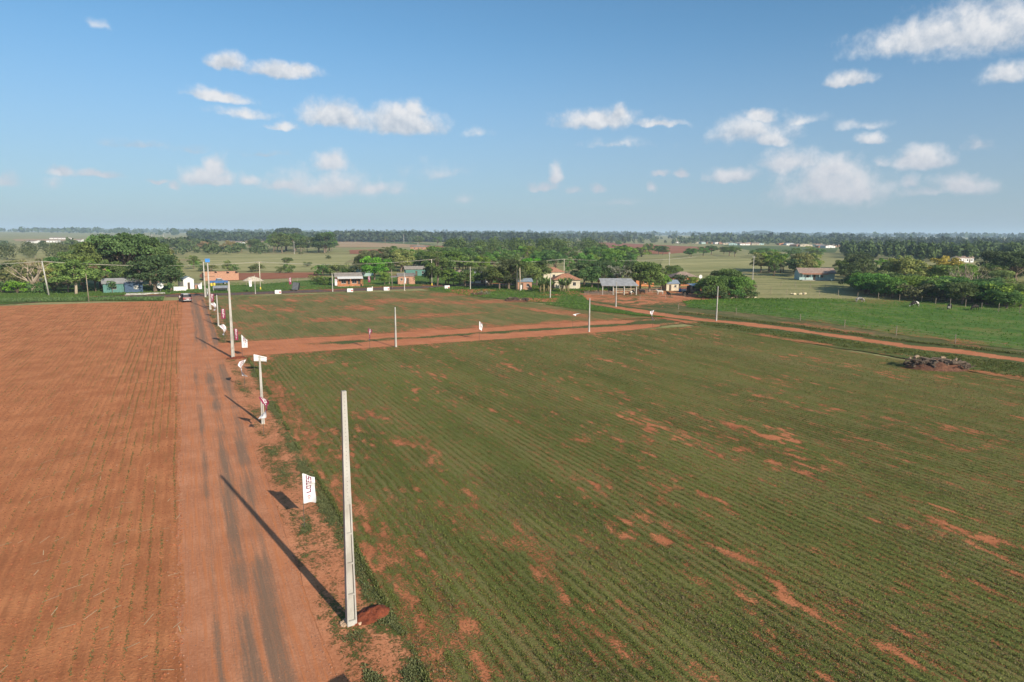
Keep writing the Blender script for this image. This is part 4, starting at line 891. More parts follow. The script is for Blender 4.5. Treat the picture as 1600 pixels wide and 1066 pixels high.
# ================================================================== buildings
M_BRICK = pmat('orange_brick', (.52, .20, .085), .9, .22, 3, .01, 20); M_BRICK2 = pmat('raw_brick', (.40, .215, .14), .9, .3, 4, .012, 18); M_ORANGE = pmat('orange_plaster', (.38, .155, .07), .8, .25, 2)
M_TURQ = pmat('turquoise_plaster_shaded', (.085, .19, .165), .8, .15, 2); M_PTURQ = pmat('pale_turquoise', (.36, .48, .46), .8, .08, 2); M_CREAM = pmat('cream_plaster', (.50, .43, .32), .85, .2, 2); M_BLUEW = pmat('blue_boards_shaded', (.05, .085, .14), .8, .25, 3)  # turquoise plaster and blue boards darkened: the trees' shade is put into their colour
M_TIN = pmat('tin_roof', (.42, .41, .40), .45, .18, 1.2, metal=.35); M_TINB = pmat('tin_roof_blue', (.36, .42, .48), .4, .18, 1.5, metal=.4); M_FIB = pmat('fibre_roof', (.27, .235, .20), .85, .2, 1.5); M_TILE = pmat('tile_roof', (.36, .17, .10), .85, .3, 2.5, .02, 14); M_TILEG = pmat('old_tile_roof', (.30, .215, .17), .9, .28, 2)
M_DOOR = pmat('door_wood', (.09, .06, .04), .7); M_FRAME = pmat('window_frame', (.40, .38, .35), .6); M_SHEET = pmat('white_sheet_roof', (.66, .64, .60), .5, .1, 2)
def wall_mesh(w, d, h, th, ops, gable=None, rise=0.0, shed=0.0):
    """four walls with real openings; ops: (side, centre, width, sill, height); side s/n along x, e/w along y"""
    mb = MB()
    def face(L, side):
        xs = {-L / 2, L / 2}; zs = {0.0, h}; O = []
        for (sd_, c, ow, z0, oh) in ops:
            if sd_ == side: xs |= {c - ow / 2, c + ow / 2}; zs |= {z0, z0 + oh}; O.append((c - ow / 2, c + ow / 2, z0, z0 + oh))
        xs, zs = sorted(xs), sorted(zs)
        for a, b in zip(xs, xs[1:]):
            for p, q in zip(zs, zs[1:]):
                mx, mz = (a + b) / 2, (p + q) / 2
                if any(o[0] < mx < o[1] and o[2] < mz < o[3] for o in O): continue
                yield a, b, p, q
    for a, b, p, q in face(w, 's'): mb.box(a, b, -d / 2, -d / 2 + th, p, q)
    for a, b, p, q in face(w, 'n'): mb.box(a, b, d / 2 - th, d / 2, p, q)
    for a, b, p, q in face(d - 2 * th, 'e'): mb.box(w / 2 - th, w / 2, a, b, p, q)
    for a, b, p, q in face(d - 2 * th, 'w'): mb.box(-w / 2, -w / 2 + th, a, b, p, q)
    if gable == 'x':                      # ridge along x: triangles on east and west
        for x in (-w / 2, w / 2 - th): mb.prism([(-d / 2, h), (d / 2, h), (0, h + rise)], 'x', x, x + th)
    if gable == 'y':
        for y in (-d / 2, d / 2 - th): mb.prism([(-w / 2, h), (w / 2, h), (0, h + rise)], 'y', y, y + th)
    if shed:
        for x in (-w / 2, w / 2 - th): mb.prism([(-d / 2, h), (d / 2, h), (d / 2, h + shed)], 'x', x, x + th)
        mb.box(-w / 2 + th, w / 2 - th, d / 2 - th, d / 2, h, h + shed * .97)
    return mb
def slab(mb, a, b, c, d, th=.07):          # roof plane from four corners
    a, b, c, d = map(Vector, (a, b, c, d)); n = (b - a).cross(d - a).normalized()
    if n.z < 0: n = -n
    P = [a, b, c, d]; Q = [p - n * th for p in P]
    mb.add(P + Q, [(0,1,2,3),(7,6,5,4),(0,4,5,1),(1,5,6,2),(2,6,7,3),(3,7,4,0)])
def roof_mesh(kind, w, d, h, rise, ov, oy=None):
    mb = MB(); oy = ov if oy is None else oy; X, Y = w / 2 + ov, d / 2 + oy; g = .04
    if kind == 'x':
        k = rise * oy / (d / 2); slab(mb, (-X, -Y, h - k + g), (X, -Y, h - k + g), (X, 0, h + rise + g), (-X, 0, h + rise + g)); slab(mb, (-X, 0, h + rise + g), (X, 0, h + rise + g), (X, Y, h - k + g), (-X, Y, h - k + g))
    elif kind == 'y':
        k = rise * ov / (w / 2); slab(mb, (-X, -Y, h - k + g), (0, -Y, h + rise + g), (0, Y, h + rise + g), (-X, Y, h - k + g)); slab(mb, (0, -Y, h + rise + g), (X, -Y, h - k + g), (X, Y, h - k + g), (0, Y, h + rise + g))
    elif kind == 'shed':
        k = rise / d; slab(mb, (-X, -Y, h - oy * k + g), (X, -Y, h - oy * k + g), (X, Y, h + rise + oy * k + g), (-X, Y, h + rise + oy * k + g))
    elif kind == 'hip':
        r = max(0, w / 2 - d / 2); z0 = h - .12 + g; z1 = h + rise + g
        mb.add([(-X, -Y, z0), (X, -Y, z0), (X, Y, z0), (-X, Y, z0), (-r, 0, z1), (r, 0, z1)], [(0, 1, 5, 4), (1, 2, 5), (2, 3, 4, 5), (3, 0, 4), (3, 2, 1, 0)])
    return mb
def house(name, loc, rz, label, w, d, h, wall, roof, kind='x', rise=1.0, ov=.45, oy=None, ops=(), veranda=None, cat='house', group=None, detail=True):
    o = empty(name, loc, rz, label, cat, group); th = .16; o.scale = (.9, .9, .9)
    wall_mesh(w, d, h, th, [q[:5] for q in ops], kind if kind in 'xy' else None, rise, rise if kind == 'shed' else 0).build('wall', wall, o)
    roof_mesh(kind, w, d, h, rise, ov, oy).build('roof', roof, o)
    MB().box(-w / 2 + th + .01, w / 2 - th - .01, -d / 2 + th + .01, d / 2 - th - .01, -.04, .06).build('floor', M_CONCD, o)
    for q in ops:
        sd_, c, ow, z0, oh = q[:5]; door = z0 < .2
        ax_ = {'s': (c, -d / 2), 'n': (c, d / 2), 'e': (w / 2, c), 'w': (-w / 2, c)}[sd_]; al = sd_ in 'sn'; sg = 1 if sd_ in 'sw' else -1
        def bx(mb, a, b, p0, p1, dep0, dep1):   # along wall a..b, height, depth behind face
            if al: y0, y1 = sorted((ax_[1] + sg * dep0, ax_[1] + sg * dep1)); mb.box(c + a, c + b, y0, y1, p0, p1)
            else: x0, x1 = sorted((ax_[0] + sg * dep0, ax_[0] + sg * dep1)); mb.box(x0, x1, c + a, c + b, p0, p1)
            return mb
        if door:
            dr = bx(MB(), -ow / 2 + .01, ow / 2 - .01, z0, z0 + oh - .01, .08, .12).build('door', M_DOOR, o)
            if detail: bx(MB(), ow / 2 - .16, ow / 2 - .10, 1.0, 1.1, .03, .08).build('handle', M_STEEL, dr)
        else:
            wn = MB(); f = .06
            bx(wn, -ow / 2, -ow / 2 + f, z0, z0 + oh, .05, .12); bx(wn, ow / 2 - f, ow / 2, z0, z0 + oh, .05, .12); bx(wn, -ow / 2 + f, ow / 2 - f, z0, z0 + f, .05, .12); bx(wn, -ow / 2 + f, ow / 2 - f, z0 + oh - f, z0 + oh, .05, .12)
            if detail: bx(wn, -.02, .02, z0 + f, z0 + oh - f, .05, .12)
            wn = wn.build('window', M_FRAME, o); bx(MB(), -ow / 2 + f, ow / 2 - f, z0 + f, z0 + oh - f, .085, .10).build('pane', M_GLASS, wn)
            if detail: bx(MB(), -ow / 2 - .08, ow / 2 + .08, z0 - .07, z0 - .002, -.06, .10).build('sill', M_CONC, wn)
    if veranda:
        vd, vh0, vh1, posts, vmat, x0, x1 = veranda      # depth, front height, wall height
        mb = MB(); slab(mb, (x0, -d / 2 - vd, vh0), (x1, -d / 2 - vd, vh0), (x1, -d / 2 - .01, vh1), (x0, -d / 2 - .01, vh1)); mb.build('veranda_roof', vmat, o)
        for k in range(posts):
            x = x0 + .15 + (x1 - x0 - .3) * k / max(1, posts - 1); MB().box(x - .08, x + .08, -d / 2 - vd + .1, -d / 2 - vd + .26, 0, vh0 - .075).build('post', wall, o)
        MB().box(x0, x1, -d / 2 - vd, -d / 2 - .005, -.05, .14).build('veranda_floor', M_CONC, o)
    return o
def mid(a, b): return (at(*a) + at(*b)) / 2
# orange house with verandah
p = mid((522, 448), (567, 448)); o = house('village_house', (p.x + .6, p.y + 3.2, .06), R(-7), 'orange brick house with white verandah sheet and grey roof', 8.0, 5.6, 3.0, M_ORANGE, M_FIB, 'x', 1.15, .4, .3,
    [('s', -1.6, 1.5, .9, 1.3), ('s', 1.7, 1.5, .9, 1.3), ('s', 3.2, .85, .05, 2.1), ('s', 0.1, .85, .05, 2.1), ('w', 0, 1.2, 1.0, 1.1), ('e', 0, 1.2, 1.0, 1.1)], (2.0, 2.55, 3.1, 3, M_SHEET, -3.6, 4.3))
MB().box(-3.6, 4.2, -4.75, -4.62, .141, .75).build('parapet', M_ORANGE, o)
# small brick house
p = mid((620, 445), (654, 445)); house('village_house', (p.x + .2, p.y + 2.2, .06), R(-14), 'small raw brick house with sloping grey sheet roof and lean-to', 5.6, 4.2, 2.75, M_BRICK2, M_FIB, 'shed', .75, .25, .25,
    [('s', .4, .8, .05, 2.05), ('s', -1.6, .7, 1.3, .8), ('w', 0, .9, 1.1, .9)])
o = empty('lean_to', at(616, 445.5), R(-14), 'open grey sheet lean-to beside the small brick house', 'shelter'); mb = MB(); slab(mb, (-1.6, -.2, 2.2), (1.5, -.2, 2.5), (1.5, 3.4, 2.7), (-1.6, 3.4, 2.4)); mb.build('roof', M_FIB, o)
for a, b in ((-1.4, 0), (-1.4, 3.1)): MB().box(a - .05, a + .05, b - .05, b + .05, 0, 2.16).build('post', M_WOOD, o)
# pale turquoise house
p = at(573, 432); house('village_house', (p.x, p.y + 3, .06), R(-30), 'pale turquoise gabled house half hidden by trees', 5.2, 7, 3.0, M_PTURQ, M_FIB, 'y', 1.3, .3, .3, [('s', .9, .9, 1.0, 1.0), ('e', 0, 1.0, 1.0, 1.0)])
p = at(652, 431.5); house('village_house', (p.x, p.y + 2, .06), R(-10), 'low turquoise house with long grey roof behind the small brick house', 8.5, 5, 2.8, M_TURQ, M_FIB, 'x', 1.0, .5, .4, [('s', 2.6, .9, 1.0, 1.0), ('s', 0, .8, .05, 2), ('e', 0, 1, 1, 1)])
# turquoise house left
p = mid((160, 458), (190, 458)); house('village_house', (p.x + 2.2, p.y + 2.5, .06), R(6), 'turquoise house with blue boards and grey tin roof under the big trees', 9.5, 5.2, 2.7, M_TURQ, M_TIN, 'x', 1.15, .35, .45, [('s', -2.0, .9, 1.0, 1.0), ('s', 3.4, .8, .05, 2.0), ('w', 0, 1, 1, 1)])
p = at(203, 458); o = empty('boarded_porch', (p.x + .3, p.y + 2.6, .06), R(6), 'shade-darkened blue boarded porch joined to the turquoise house', 'porch'); MB().box(-1.6, 2.4, -2.0, -1.9, .0, 2.2).build('board_wall', M_BLUEW, o); mb = MB(); slab(mb, (-1.7, -2.3, 2.3), (2.7, -2.3, 2.3), (2.7, 2.2, 2.8), (-1.7, 2.2, 2.8)); mb.build('roof', M_BLUEW, o)
MB().box(.4, 1.4, -2.02, -2.003, .8, 1.7).build('window', M_FRAME, o); MB().box(2.25, 2.4, 1.9, 2.05, 0, 2.6).build('post', M_WOOD, o)
# white house by the big tree
p = at(290, 453); house('village_house', (p.x + .2, p.y + 2, .06), R(20), 'small bright white house beside the dense dark tree', 3.0, 4.2, 3.0, M_WHITE, M_TINB, 'y', .8, .2, .2, [('s', 0, .7, .05, 2.0), ('e', .6, .8, 1, .9)])
MB_ = at(282, 455); o = empty('white_wall', (MB_.x, MB_.y, .05), R(10), 'low white garden wall beside the small white house', 'wall'); MB().box(-1.6, 1.4, -.1, .1, 0, 1.1).build('wall', M_WHITE, o); MB().box(-1.65, 1.45, -.14, .14, 1.1, 1.18).build('coping', M_CONC, o)
p = at(309, 452); house('brick_hut', (p.x, p.y + .6, .05), R(5), 'tiny raw brick hut beside the small white house', 1.5, 1.4, 1.3, M_BRICK2, M_FIB, 'shed', .2, .12, .12, [('s', 0, .6, .05, 1.0)], cat='hut')
# unfinished brick walls
p = at(345, 438.5); o = empty('unfinished_house', (p.x, p.y + 3, .05), R(4), 'unfinished roofless orange brick house with stepped walls', 'house')
for (x0, x1, y0, y1, h) in [(-5, -2.2, -3, -2.82, 2.2), (-2.2, .9, -3, -2.82, 2.35), (.9, 5.2, -3, -2.82, 2.15), (-5, -4.82, -2.82, 3, 2.4), (5.02, 5.2, -2.82, 3, 2.4), (-1.2, -1.02, -2.82, 2.82, 2.6), (-4.82, 5.02, 2.82, 3, 2.55), (2.4, 2.58, -2.82, 2.82, 2.5)]: MB().box(x0, x1, y0, y1, 0, h).build('wall', M_BRICK2, o)
MB().box(-5, -1.9, -3.06, -3.003, 1.25, 1.36).build('lintel', M_DOOR, o)
soil_heap(at(395, 439).x, at(395, 439).y, 3.2, 2.6, 1.5, 0, 8, 'pale sand heap on the red ground by the crossarm power pole', pmat('pale_sand', (.50, .43, .33), .95, .2, 2, .05), 'sand heap', 'sand_heap')
# grey roofed house behind the pole
p = at(752, 443.5); house('village_house', (p.x + .5, p.y + 3, .06), R(-18), 'white house with wide pale grey roof among garden trees', 6.0, 6.0, 2.7, M_WHITE, M_TIN, 'x', 1.3, .8, 1.0, [('s', -1.5, .9, 1.0, 1.0), ('s', .8, .8, .05, 2.0), ('w', 0, 1, 1, 1)], (1.8, 2.2, 2.6, 3, M_TIN, -3, 3))
p = at(726, 440); house('village_house', (p.x, p.y + 4, .06), R(-10), 'brown tiled roof house mostly hidden behind garden trees', 5.0, 5.0, 2.7, M_BRICK, M_TILEG, 'hip', 1.2, .4, .4, [('s', 0, .9, 1.0, 1.0)])
p = at(765, 446); o = empty('brick_oven', (p.x, p.y, .05), R(10), 'small domed orange clay oven raised on a stand', 'oven'); MB().blob((0, 0, 1.25), (.75, .7, .6), 3, 12, 6, .05).build('dome', M_BRICK2, o, True)
for a, b in ((-.5, -.4), (.5, -.4), (-.5, .4), (.5, .4)): MB().box(a - .06, a + .06, b - .06, b + .06, 0, .8).build('leg', M_WOOD, o)
MB().box(-.7, .7, -.6, .6, .8, .9).build('stand_top', M_WOOD, o)
p = at(823, 453.5); house('village_house', (p.x, p.y + 2, .06), R(-15), 'orange and white small house beside the banana plants', 4.4, 4.0, 2.6, M_BRICK2, M_TINB, 'x', .8, .35, .35, [('s', -.9, .8, .05, 2.0), ('s', .9, .8, 1.0, .9)])
p = at(818, 454); MBo = empty('white_door_panel', (p.x - 1.2, p.y - .6, .05), R(-15), 'white panel leaning at the small orange house', 'panel'); MB().box(-.35, .35, -.04, .04, 0, 1.5).build('board', M_WHITE, MBo); MB().box(-.38, .38, -.06, .06, 1.5, 1.56).build('edge', M_FRAME, MBo)
p = mid((872, 452), (908, 453)); house('village_house', (p.x + 1.0, p.y + 4, .06), R(-20), 'cream house with red and grey hipped tile roof behind banana plants', 8.0, 6.5, 2.9, M_CREAM, M_TILE, 'hip', 1.7, .6, .6, [('s', 2.2, 1.0, 1.0, 1.1), ('s', -.4, .9, .05, 2.1), ('e', 0, 1.2, 1.0, 1.1)])
p = at(868, 438); house('village_house', (p.x, p.y + 3, .06), R(-10), 'far tiled roof peeping over the banana plants', 8, 6, 3.0, M_CREAM, M_TILE, 'hip', 1.6, .5, .5, [('s', 0, 1, 1, 1)])
# cattle shed with corral
p = mid((950, 461), (997, 462)); o = empty('cattle_shed', (p.x, p.y + 2.5, .05), R(-22), 'open cattle shed with wide grey sheet roof on posts', 'shed')
mb = MB(); slab(mb, (-4.6, -2.7, 2.35), (4.9, -2.7, 2.35), (3.7, 1.4, 4.0), (-4.6, 1.4, 4.0), .08); mb.build('roof', M_TIN, o)
mb = MB(); slab(mb, (-4.6, 1.42, 3.96), (3.7, 1.42, 3.96), (3.7, 3.8, 3.0), (-4.6, 3.8, 3.0), .08); mb.build('rear_roof', M_FIB, o)
for x in (-4.3, -1.6, 1.2, 4.3):
    MB().box(x - .11, x + .11, -2.5, -2.28, 0, 2.36).build('post', M_CONC, o); MB().box(x - .09, x + .09, 3.4, 3.58, 0, 3.0).build('post', M_WOOD, o)
for z in (.5, 1.0, 1.45): MB().box(-1.6, 4.3, -2.2, -2.12, z, z + .14).build('rail', pmat('pale_rail', (.46, .37, .24), .9, .25, 4), o)
p = mid((930, 461), (951, 462)); o = empty('stick_fence', (p.x - .5, p.y, .05), R(-22), 'grey fence of close-set upright sticks beside the cattle shed', 'fence')
rnd = random.Random(12)
for k in range(34): x = -4 + k * .24; hh = rnd.uniform(.9, 1.35); MB().tube([(x, 0, -.1), (x + rnd.uniform(-.06, .06), rnd.uniform(-.08, .08), hh)], [.055, .045], 5).build('stick', M_WOOD, o)
MB().tube([(-4.1, .06, .7), (4.1, .06, .75)], .035, 5).build('rail', M_WOOD, o)
p = mid((1004, 461), (1024, 460)); o = empty('corral_fence', (p.x, p.y + 2, .05), R(-15), 'wooden rail corral fence behind the black cow', 'fence')
for k in range(6): MB().tube([(-3.5 + k * 1.4, 0, -.1), (-3.5 + k * 1.4, 0, 1.35)], .07, 6).build('post', M_WOOD, o)
for z in (.4, .8, 1.2): MB().tube([(-3.6, -.08, z), (3.6, -.08, z + .04)], .045, 5).build('rail', M_WOOD, o)
p = mid((1060, 448), (1096, 448)); house('village_house', (p.x + .5, p.y + 4.2, .06), R(-22), 'orange house with brown hipped roof behind the farmyard', 8.2, 6.4, 3.0, M_ORANGE, M_TILEG, 'hip', 1.6, .6, .6, [('s', -2.2, 1.4, .05, 2.2), ('s', .2, .9, 1.0, 1.1), ('s', 2.4, 1.0, 1.0, 1.1), ('e', 0, 1.2, 1, 1)])
dish(Vector((at(1092, 448).x, at(1092, 448).y - .5, 0)), 3.0, R(-10), .55, 'small white satellite dish on the orange farm house')
p = mid((1045, 455), (1063, 455)); house('farm_hut', (p.x, p.y + 2, .06), R(-14), 'cream hut with blue-grey tin roof in the farmyard', 4.0, 3.6, 2.3, M_CREAM, M_TINB, 'x', .9, .3, .35, [('s', -.8, .7, .05, 1.8), ('s', .9, .7, 1, .7)], cat='hut')
p = at(1026, 449); house('village_house', (p.x - 1, p.y + 5, .06), R(-22), 'low tiled roof wing beside the orange farm house', 6, 4, 2.7, M_BRICK, M_TILEG, 'x', 1.1, .5, .5, [('s', 0, 1, 1, 1)])
p = at(1068, 456.5); o = empty('water_tank', (p.x, p.y, .05), 0, 'white tub and blue barrel beside the cream hut', 'tank'); MB().tube([(0, 0, 0), (0, 0, .75)], [.65, .75], 12).build('tub', M_WHITE, o, True); MB().tube([(-1.3, 0, 0), (-1.3, 0, .9)], .3, 12).build('barrel', M_BLUE, o, True)
p = at(1087, 459); o = empty('black_shelter', (p.x, p.y + 1, .05), R(-10), 'black tarpaulin shelter beside the farmyard thicket', 'shelter'); MB().prism([(-1.5, 0), (1.5, 0), (1.3, 1.9), (0, 2.15), (-1.3, 1.9)], 'y', -1, 1).build('cover', M_BLACK, o); mb = MB(); slab(mb, (-1.2, -1.3, 2.1), (1.9, -1.3, 2.2), (1.9, 1.3, 2.5), (-1.2, 1.3, 2.4)); mb.build('roof', M_TINB, o)
# right house
p = mid((1262, 438), (1312, 439)); house('village_house', (p.x, p.y + 4, .06), R(-30), 'long pale turquoise house with tiled roof in the olive field', 13, 6.0, 3.0, M_PTURQ, M_TILEG, 'x', 1.5, .5, .8, [('s', -3.5, 1, 1, 1), ('s', -1, .9, .05, 2), ('s', 1.8, 1, 1, 1), ('e', 0, 1, 1, 1)], (2.0, 2.3, 2.9, 4, M_TILE, -6, 3.5))

# white stone piles, brush piles, agave
M_STONE = pmat('pale_stone', (.62, .52, .34), .9, .2, 3)
for i, (a, b) in enumerate([((1131, 467), (1183, 466)), ((1234, 460.5), (1258, 460))]):
    pa, pb = at(*a), at(*b); o = empty('stone_row', (pa + pb) / 2 + Vector((0, 0, .06)), 0, ['long row of pale yellow stones at the edge of the pasture', 'short row of pale stones beside the pasture fence'][i], 'stones'); c = (pa + pb) / 2
    for k in range(22 if i == 0 else 11):
        t = rnd.random(); q = pa.lerp(pb, t) - c + Vector((rnd.uniform(-.4, .4), rnd.uniform(-.8, .8), .12)); s = rnd.uniform(.2, .48); MB().blob(q, (s, s * .8, s * .62), k, 7, 5, .3).build('stone', M_STONE, o)
def brush_pile(pa, pb, label, nlog, nbr, hgt, seed, mound=True):
    c = (pa + pb) / 2; o = empty('brush_pile', (c.x, c.y, .06), math.atan2(pb.y - pa.y, pb.x - pa.x), label, 'brush pile'); L = (pb - pa).length; rd = random.Random(seed)
    MBK = pmat('dead_wood', (.10, .072, .052), .95, .4, 5, .02, 14); MBP = pmat('pale_log', (.26, .18, .12), .9, .3, 5, .02, 14)
    if mound:
        u = np.linspace(-1, 1, 22); X, Y = np.meshgrid(u, u); Z = hgt * .8 * np.clip(1 - np.hypot(X, Y) ** 2, -.05, 1) * (.5 + fbm(X * 3, Y * 3, seed))
        V = np.stack([X * L * .5, Y * 1.9, Z], -1).reshape(-1, 3); idx = np.arange(484).reshape(22, 22); link('earth', np_mesh('earth', V, np.stack([idx[:-1, :-1], idx[:-1, 1:], idx[1:, 1:], idx[1:, :-1]], -1).reshape(-1, 4), None, False), o, pmat('brush_earth', (.14, .062, .036), .95, .4, 4, .05, 8))
    for k in range(nlog):
        x = rd.uniform(-.42, .42) * L; y = rd.uniform(-1.1, 1.1); a = rd.uniform(-.9, .9) if k % 3 else rd.uniform(0, 3); l = rd.uniform(.35, 1.0); z = hgt * rd.uniform(.45, 1.0); r = rd.uniform(.08, .2)
        MB().tube([(x - l * math.cos(a), y - l * math.sin(a), z), (x, y, z + rd.uniform(0, .12)), (x + l * math.cos(a), y + l * math.sin(a), z + rd.uniform(-.15, .25))], [r, r * .95, r * .8], 8).build('log', MBP if k % 3 == 0 else MBK, o)
    for k in range(nlog * 2 if mound else 0):
        x = rd.uniform(-.46, .46) * L; y = rd.uniform(-1.2, 1.2); s = rd.uniform(.16, .42) * min(1, hgt); MB().blob((x, y, hgt * rd.uniform(.25, .85) * (1 - abs(x) / L)), (s * 1.2, s, s * .8), k, 7, 5, .4).build('root_clod', MBK, o)
    for k in range(nbr):
        x = rd.uniform(-.46, .46) * L; y = rd.uniform(-1.4, 1.4); a = rd.uniform(0, 6.28); l = rd.uniform(.6, 1.6); z = hgt * rd.uniform(.2, .7)
        MB().tube([(x, y, z), (x + l * .5 * math.cos(a), y + l * .5 * math.sin(a), z + .25), (x + l * math.cos(a + .4), y + l * math.sin(a + .4), z + rd.uniform(.05, .5))], [.05, .04, .015], 5).build('branch', MBK, o)
brush_pile(at(1415, 575), at(1512, 578), 'dark heap of uprooted logs and branches at the field edge', 20, 46, 1.1, 5)
brush_pile(at(788, 470.5), at(826, 471), 'low dark heap of dead branches before the banana plants', 8, 26, .7, 6)
brush_pile(at(737, 461), at(757, 462), 'small heap of earth and twigs beside the pale agave', 3, 12, .5, 7)
# pasture fence
def fence(pts, label, step=6.5, h=1.35, wire=True):
    o = empty('wire_fence', (pts[0].x, pts[0].y, .04), 0, label, 'fence'); rd = random.Random(len(label)); prev = None; tops = []
    for a, b in zip(pts, pts[1:]):
        n = max(1, int((b - a).length / step))
        for k in range(n):
            q = a.lerp(b, k / n) - pts[0]; hh = h * rd.uniform(.85, 1.15); MB().tube([(q.x, q.y, -.1), (q.x + rd.uniform(-.06, .06), q.y, hh)], [.06, .05], 6).build('post', M_WOOD, o); tops.append(q)
    for z in (.45, .85, 1.2):
        MB().tube([(q.x, q.y - .08, z) for q in tops], .010, 3).build('wire', M_WIRE, o)
fence([at(1060, 484), at(1150, 492), at(1250, 502), at(1400, 525), at(1600, 552), at(1760, 575)], 'wire fence with short posts between the farm track and the pasture')
fence([at(1180, 459), at(1280, 463), at(1340, 466), at(1440, 473), at(1560, 488), at(1700, 500)], 'wire fence with dark posts along the upper side of the pasture', 3.6, 1.6)
fence([at(385, 447), at(450, 441), at(520, 437)], 'thin white post fence on the red ground by the sand heap', 3.0, 1.3)
fence([at(1000, 470), at(1040, 468), at(1070, 466), at(1110, 467)], 'wire fence along the front of the farmyard', 4, 1.3)
fence([at(1220, 447), at(1290, 451), at(1345, 455)], 'wire fence in the olive field before the long turquoise house', 4, 1.4)
# ================================================================== trees
M_BARK = pmat('bark', (.17, .125, .09), .95, .35, 4, .02, 10, stretch=(1, 1, .3)); M_PALEB = pmat('pale_bark', (.36, .29, .21), .9, .25, 4); M_GREYB = pmat('grey_bark', (.28, .24, .20), .9, .25, 4)
LM = {'dark': leafmat('dark_leaves', (0.049, 0.091, 0.023), (0.164, 0.231, 0.055)), 'mid': leafmat('mid_leaves', (0.064, 0.127, 0.027), (0.200, 0.315, 0.064)), 'bright': leafmat('bright_leaves', (0.073, 0.167, 0.022), (0.218, 0.401, 0.054), .02, .18),
      'olive': leafmat('olive_leaves', (0.103, 0.125, 0.042), (0.285, 0.307, 0.103)), 'brown': leafmat('brown_leaves', (0.170, 0.137, 0.064), (0.376, 0.285, 0.137)), 'yellow': leafmat('yellow_blossom', (.20, .18, .015), (.62, .48, .03), .01, .1), 'pale': leafmat('pale_blossom', (.10, .12, .06), (.34, .33, .25), .02, .1)}
def leaves(C, r, n, size, rg, flat=.85, up=.25):
    """leaf faces spread over the shells of many small clumps; returns quads and a tint per clump"""
    C = np.asarray(C, float); r = np.asarray(r, float); k = len(C); w = r ** 2; w = w / w.sum(); ci = rg.choice(k, n, p=w)
    d = rg.normal(0, 1, (n, 3)); d /= np.linalg.norm(d, axis=1, keepdims=True); d[:, 2] = np.where(d[:, 2] < -.35, -d[:, 2], d[:, 2])
    rad = r[ci] * (.55 + .5 * rg.uniform(0, 1, n) ** .6); P = C[ci] + d * rad[:, None] * np.array([1, 1, flat])
    nm = d * .55 + rg.normal(0, .6, (n, 3)) + [0, 0, up]; nm /= np.linalg.norm(nm, axis=1, keepdims=True)
    a = np.cross(nm, rg.normal(0, 1, (n, 3))); a /= np.linalg.norm(a, axis=1, keepdims=True); b = np.cross(nm, a); s = size * rg.uniform(.6, 1.35, n)[:, None] * .5
    V = np.stack([P - a * s, P - b * s * .62, P + a * s, P + b * s * .62], 1).reshape(-1, 3)
    tc = rg.uniform(.15, .85, k); t = np.clip(tc[ci] + rg.normal(0, .16, n), 0, 1); return V, np.repeat(t, 4)
def crown_mesh(name, C, r, n, size, seed, flat=.85):
    V, t = leaves(C, r, n, size, np.random.default_rng(seed), flat); return np_mesh(name, V, np.arange(len(V)).reshape(-1, 4), {'tint': ('POINT', t)})
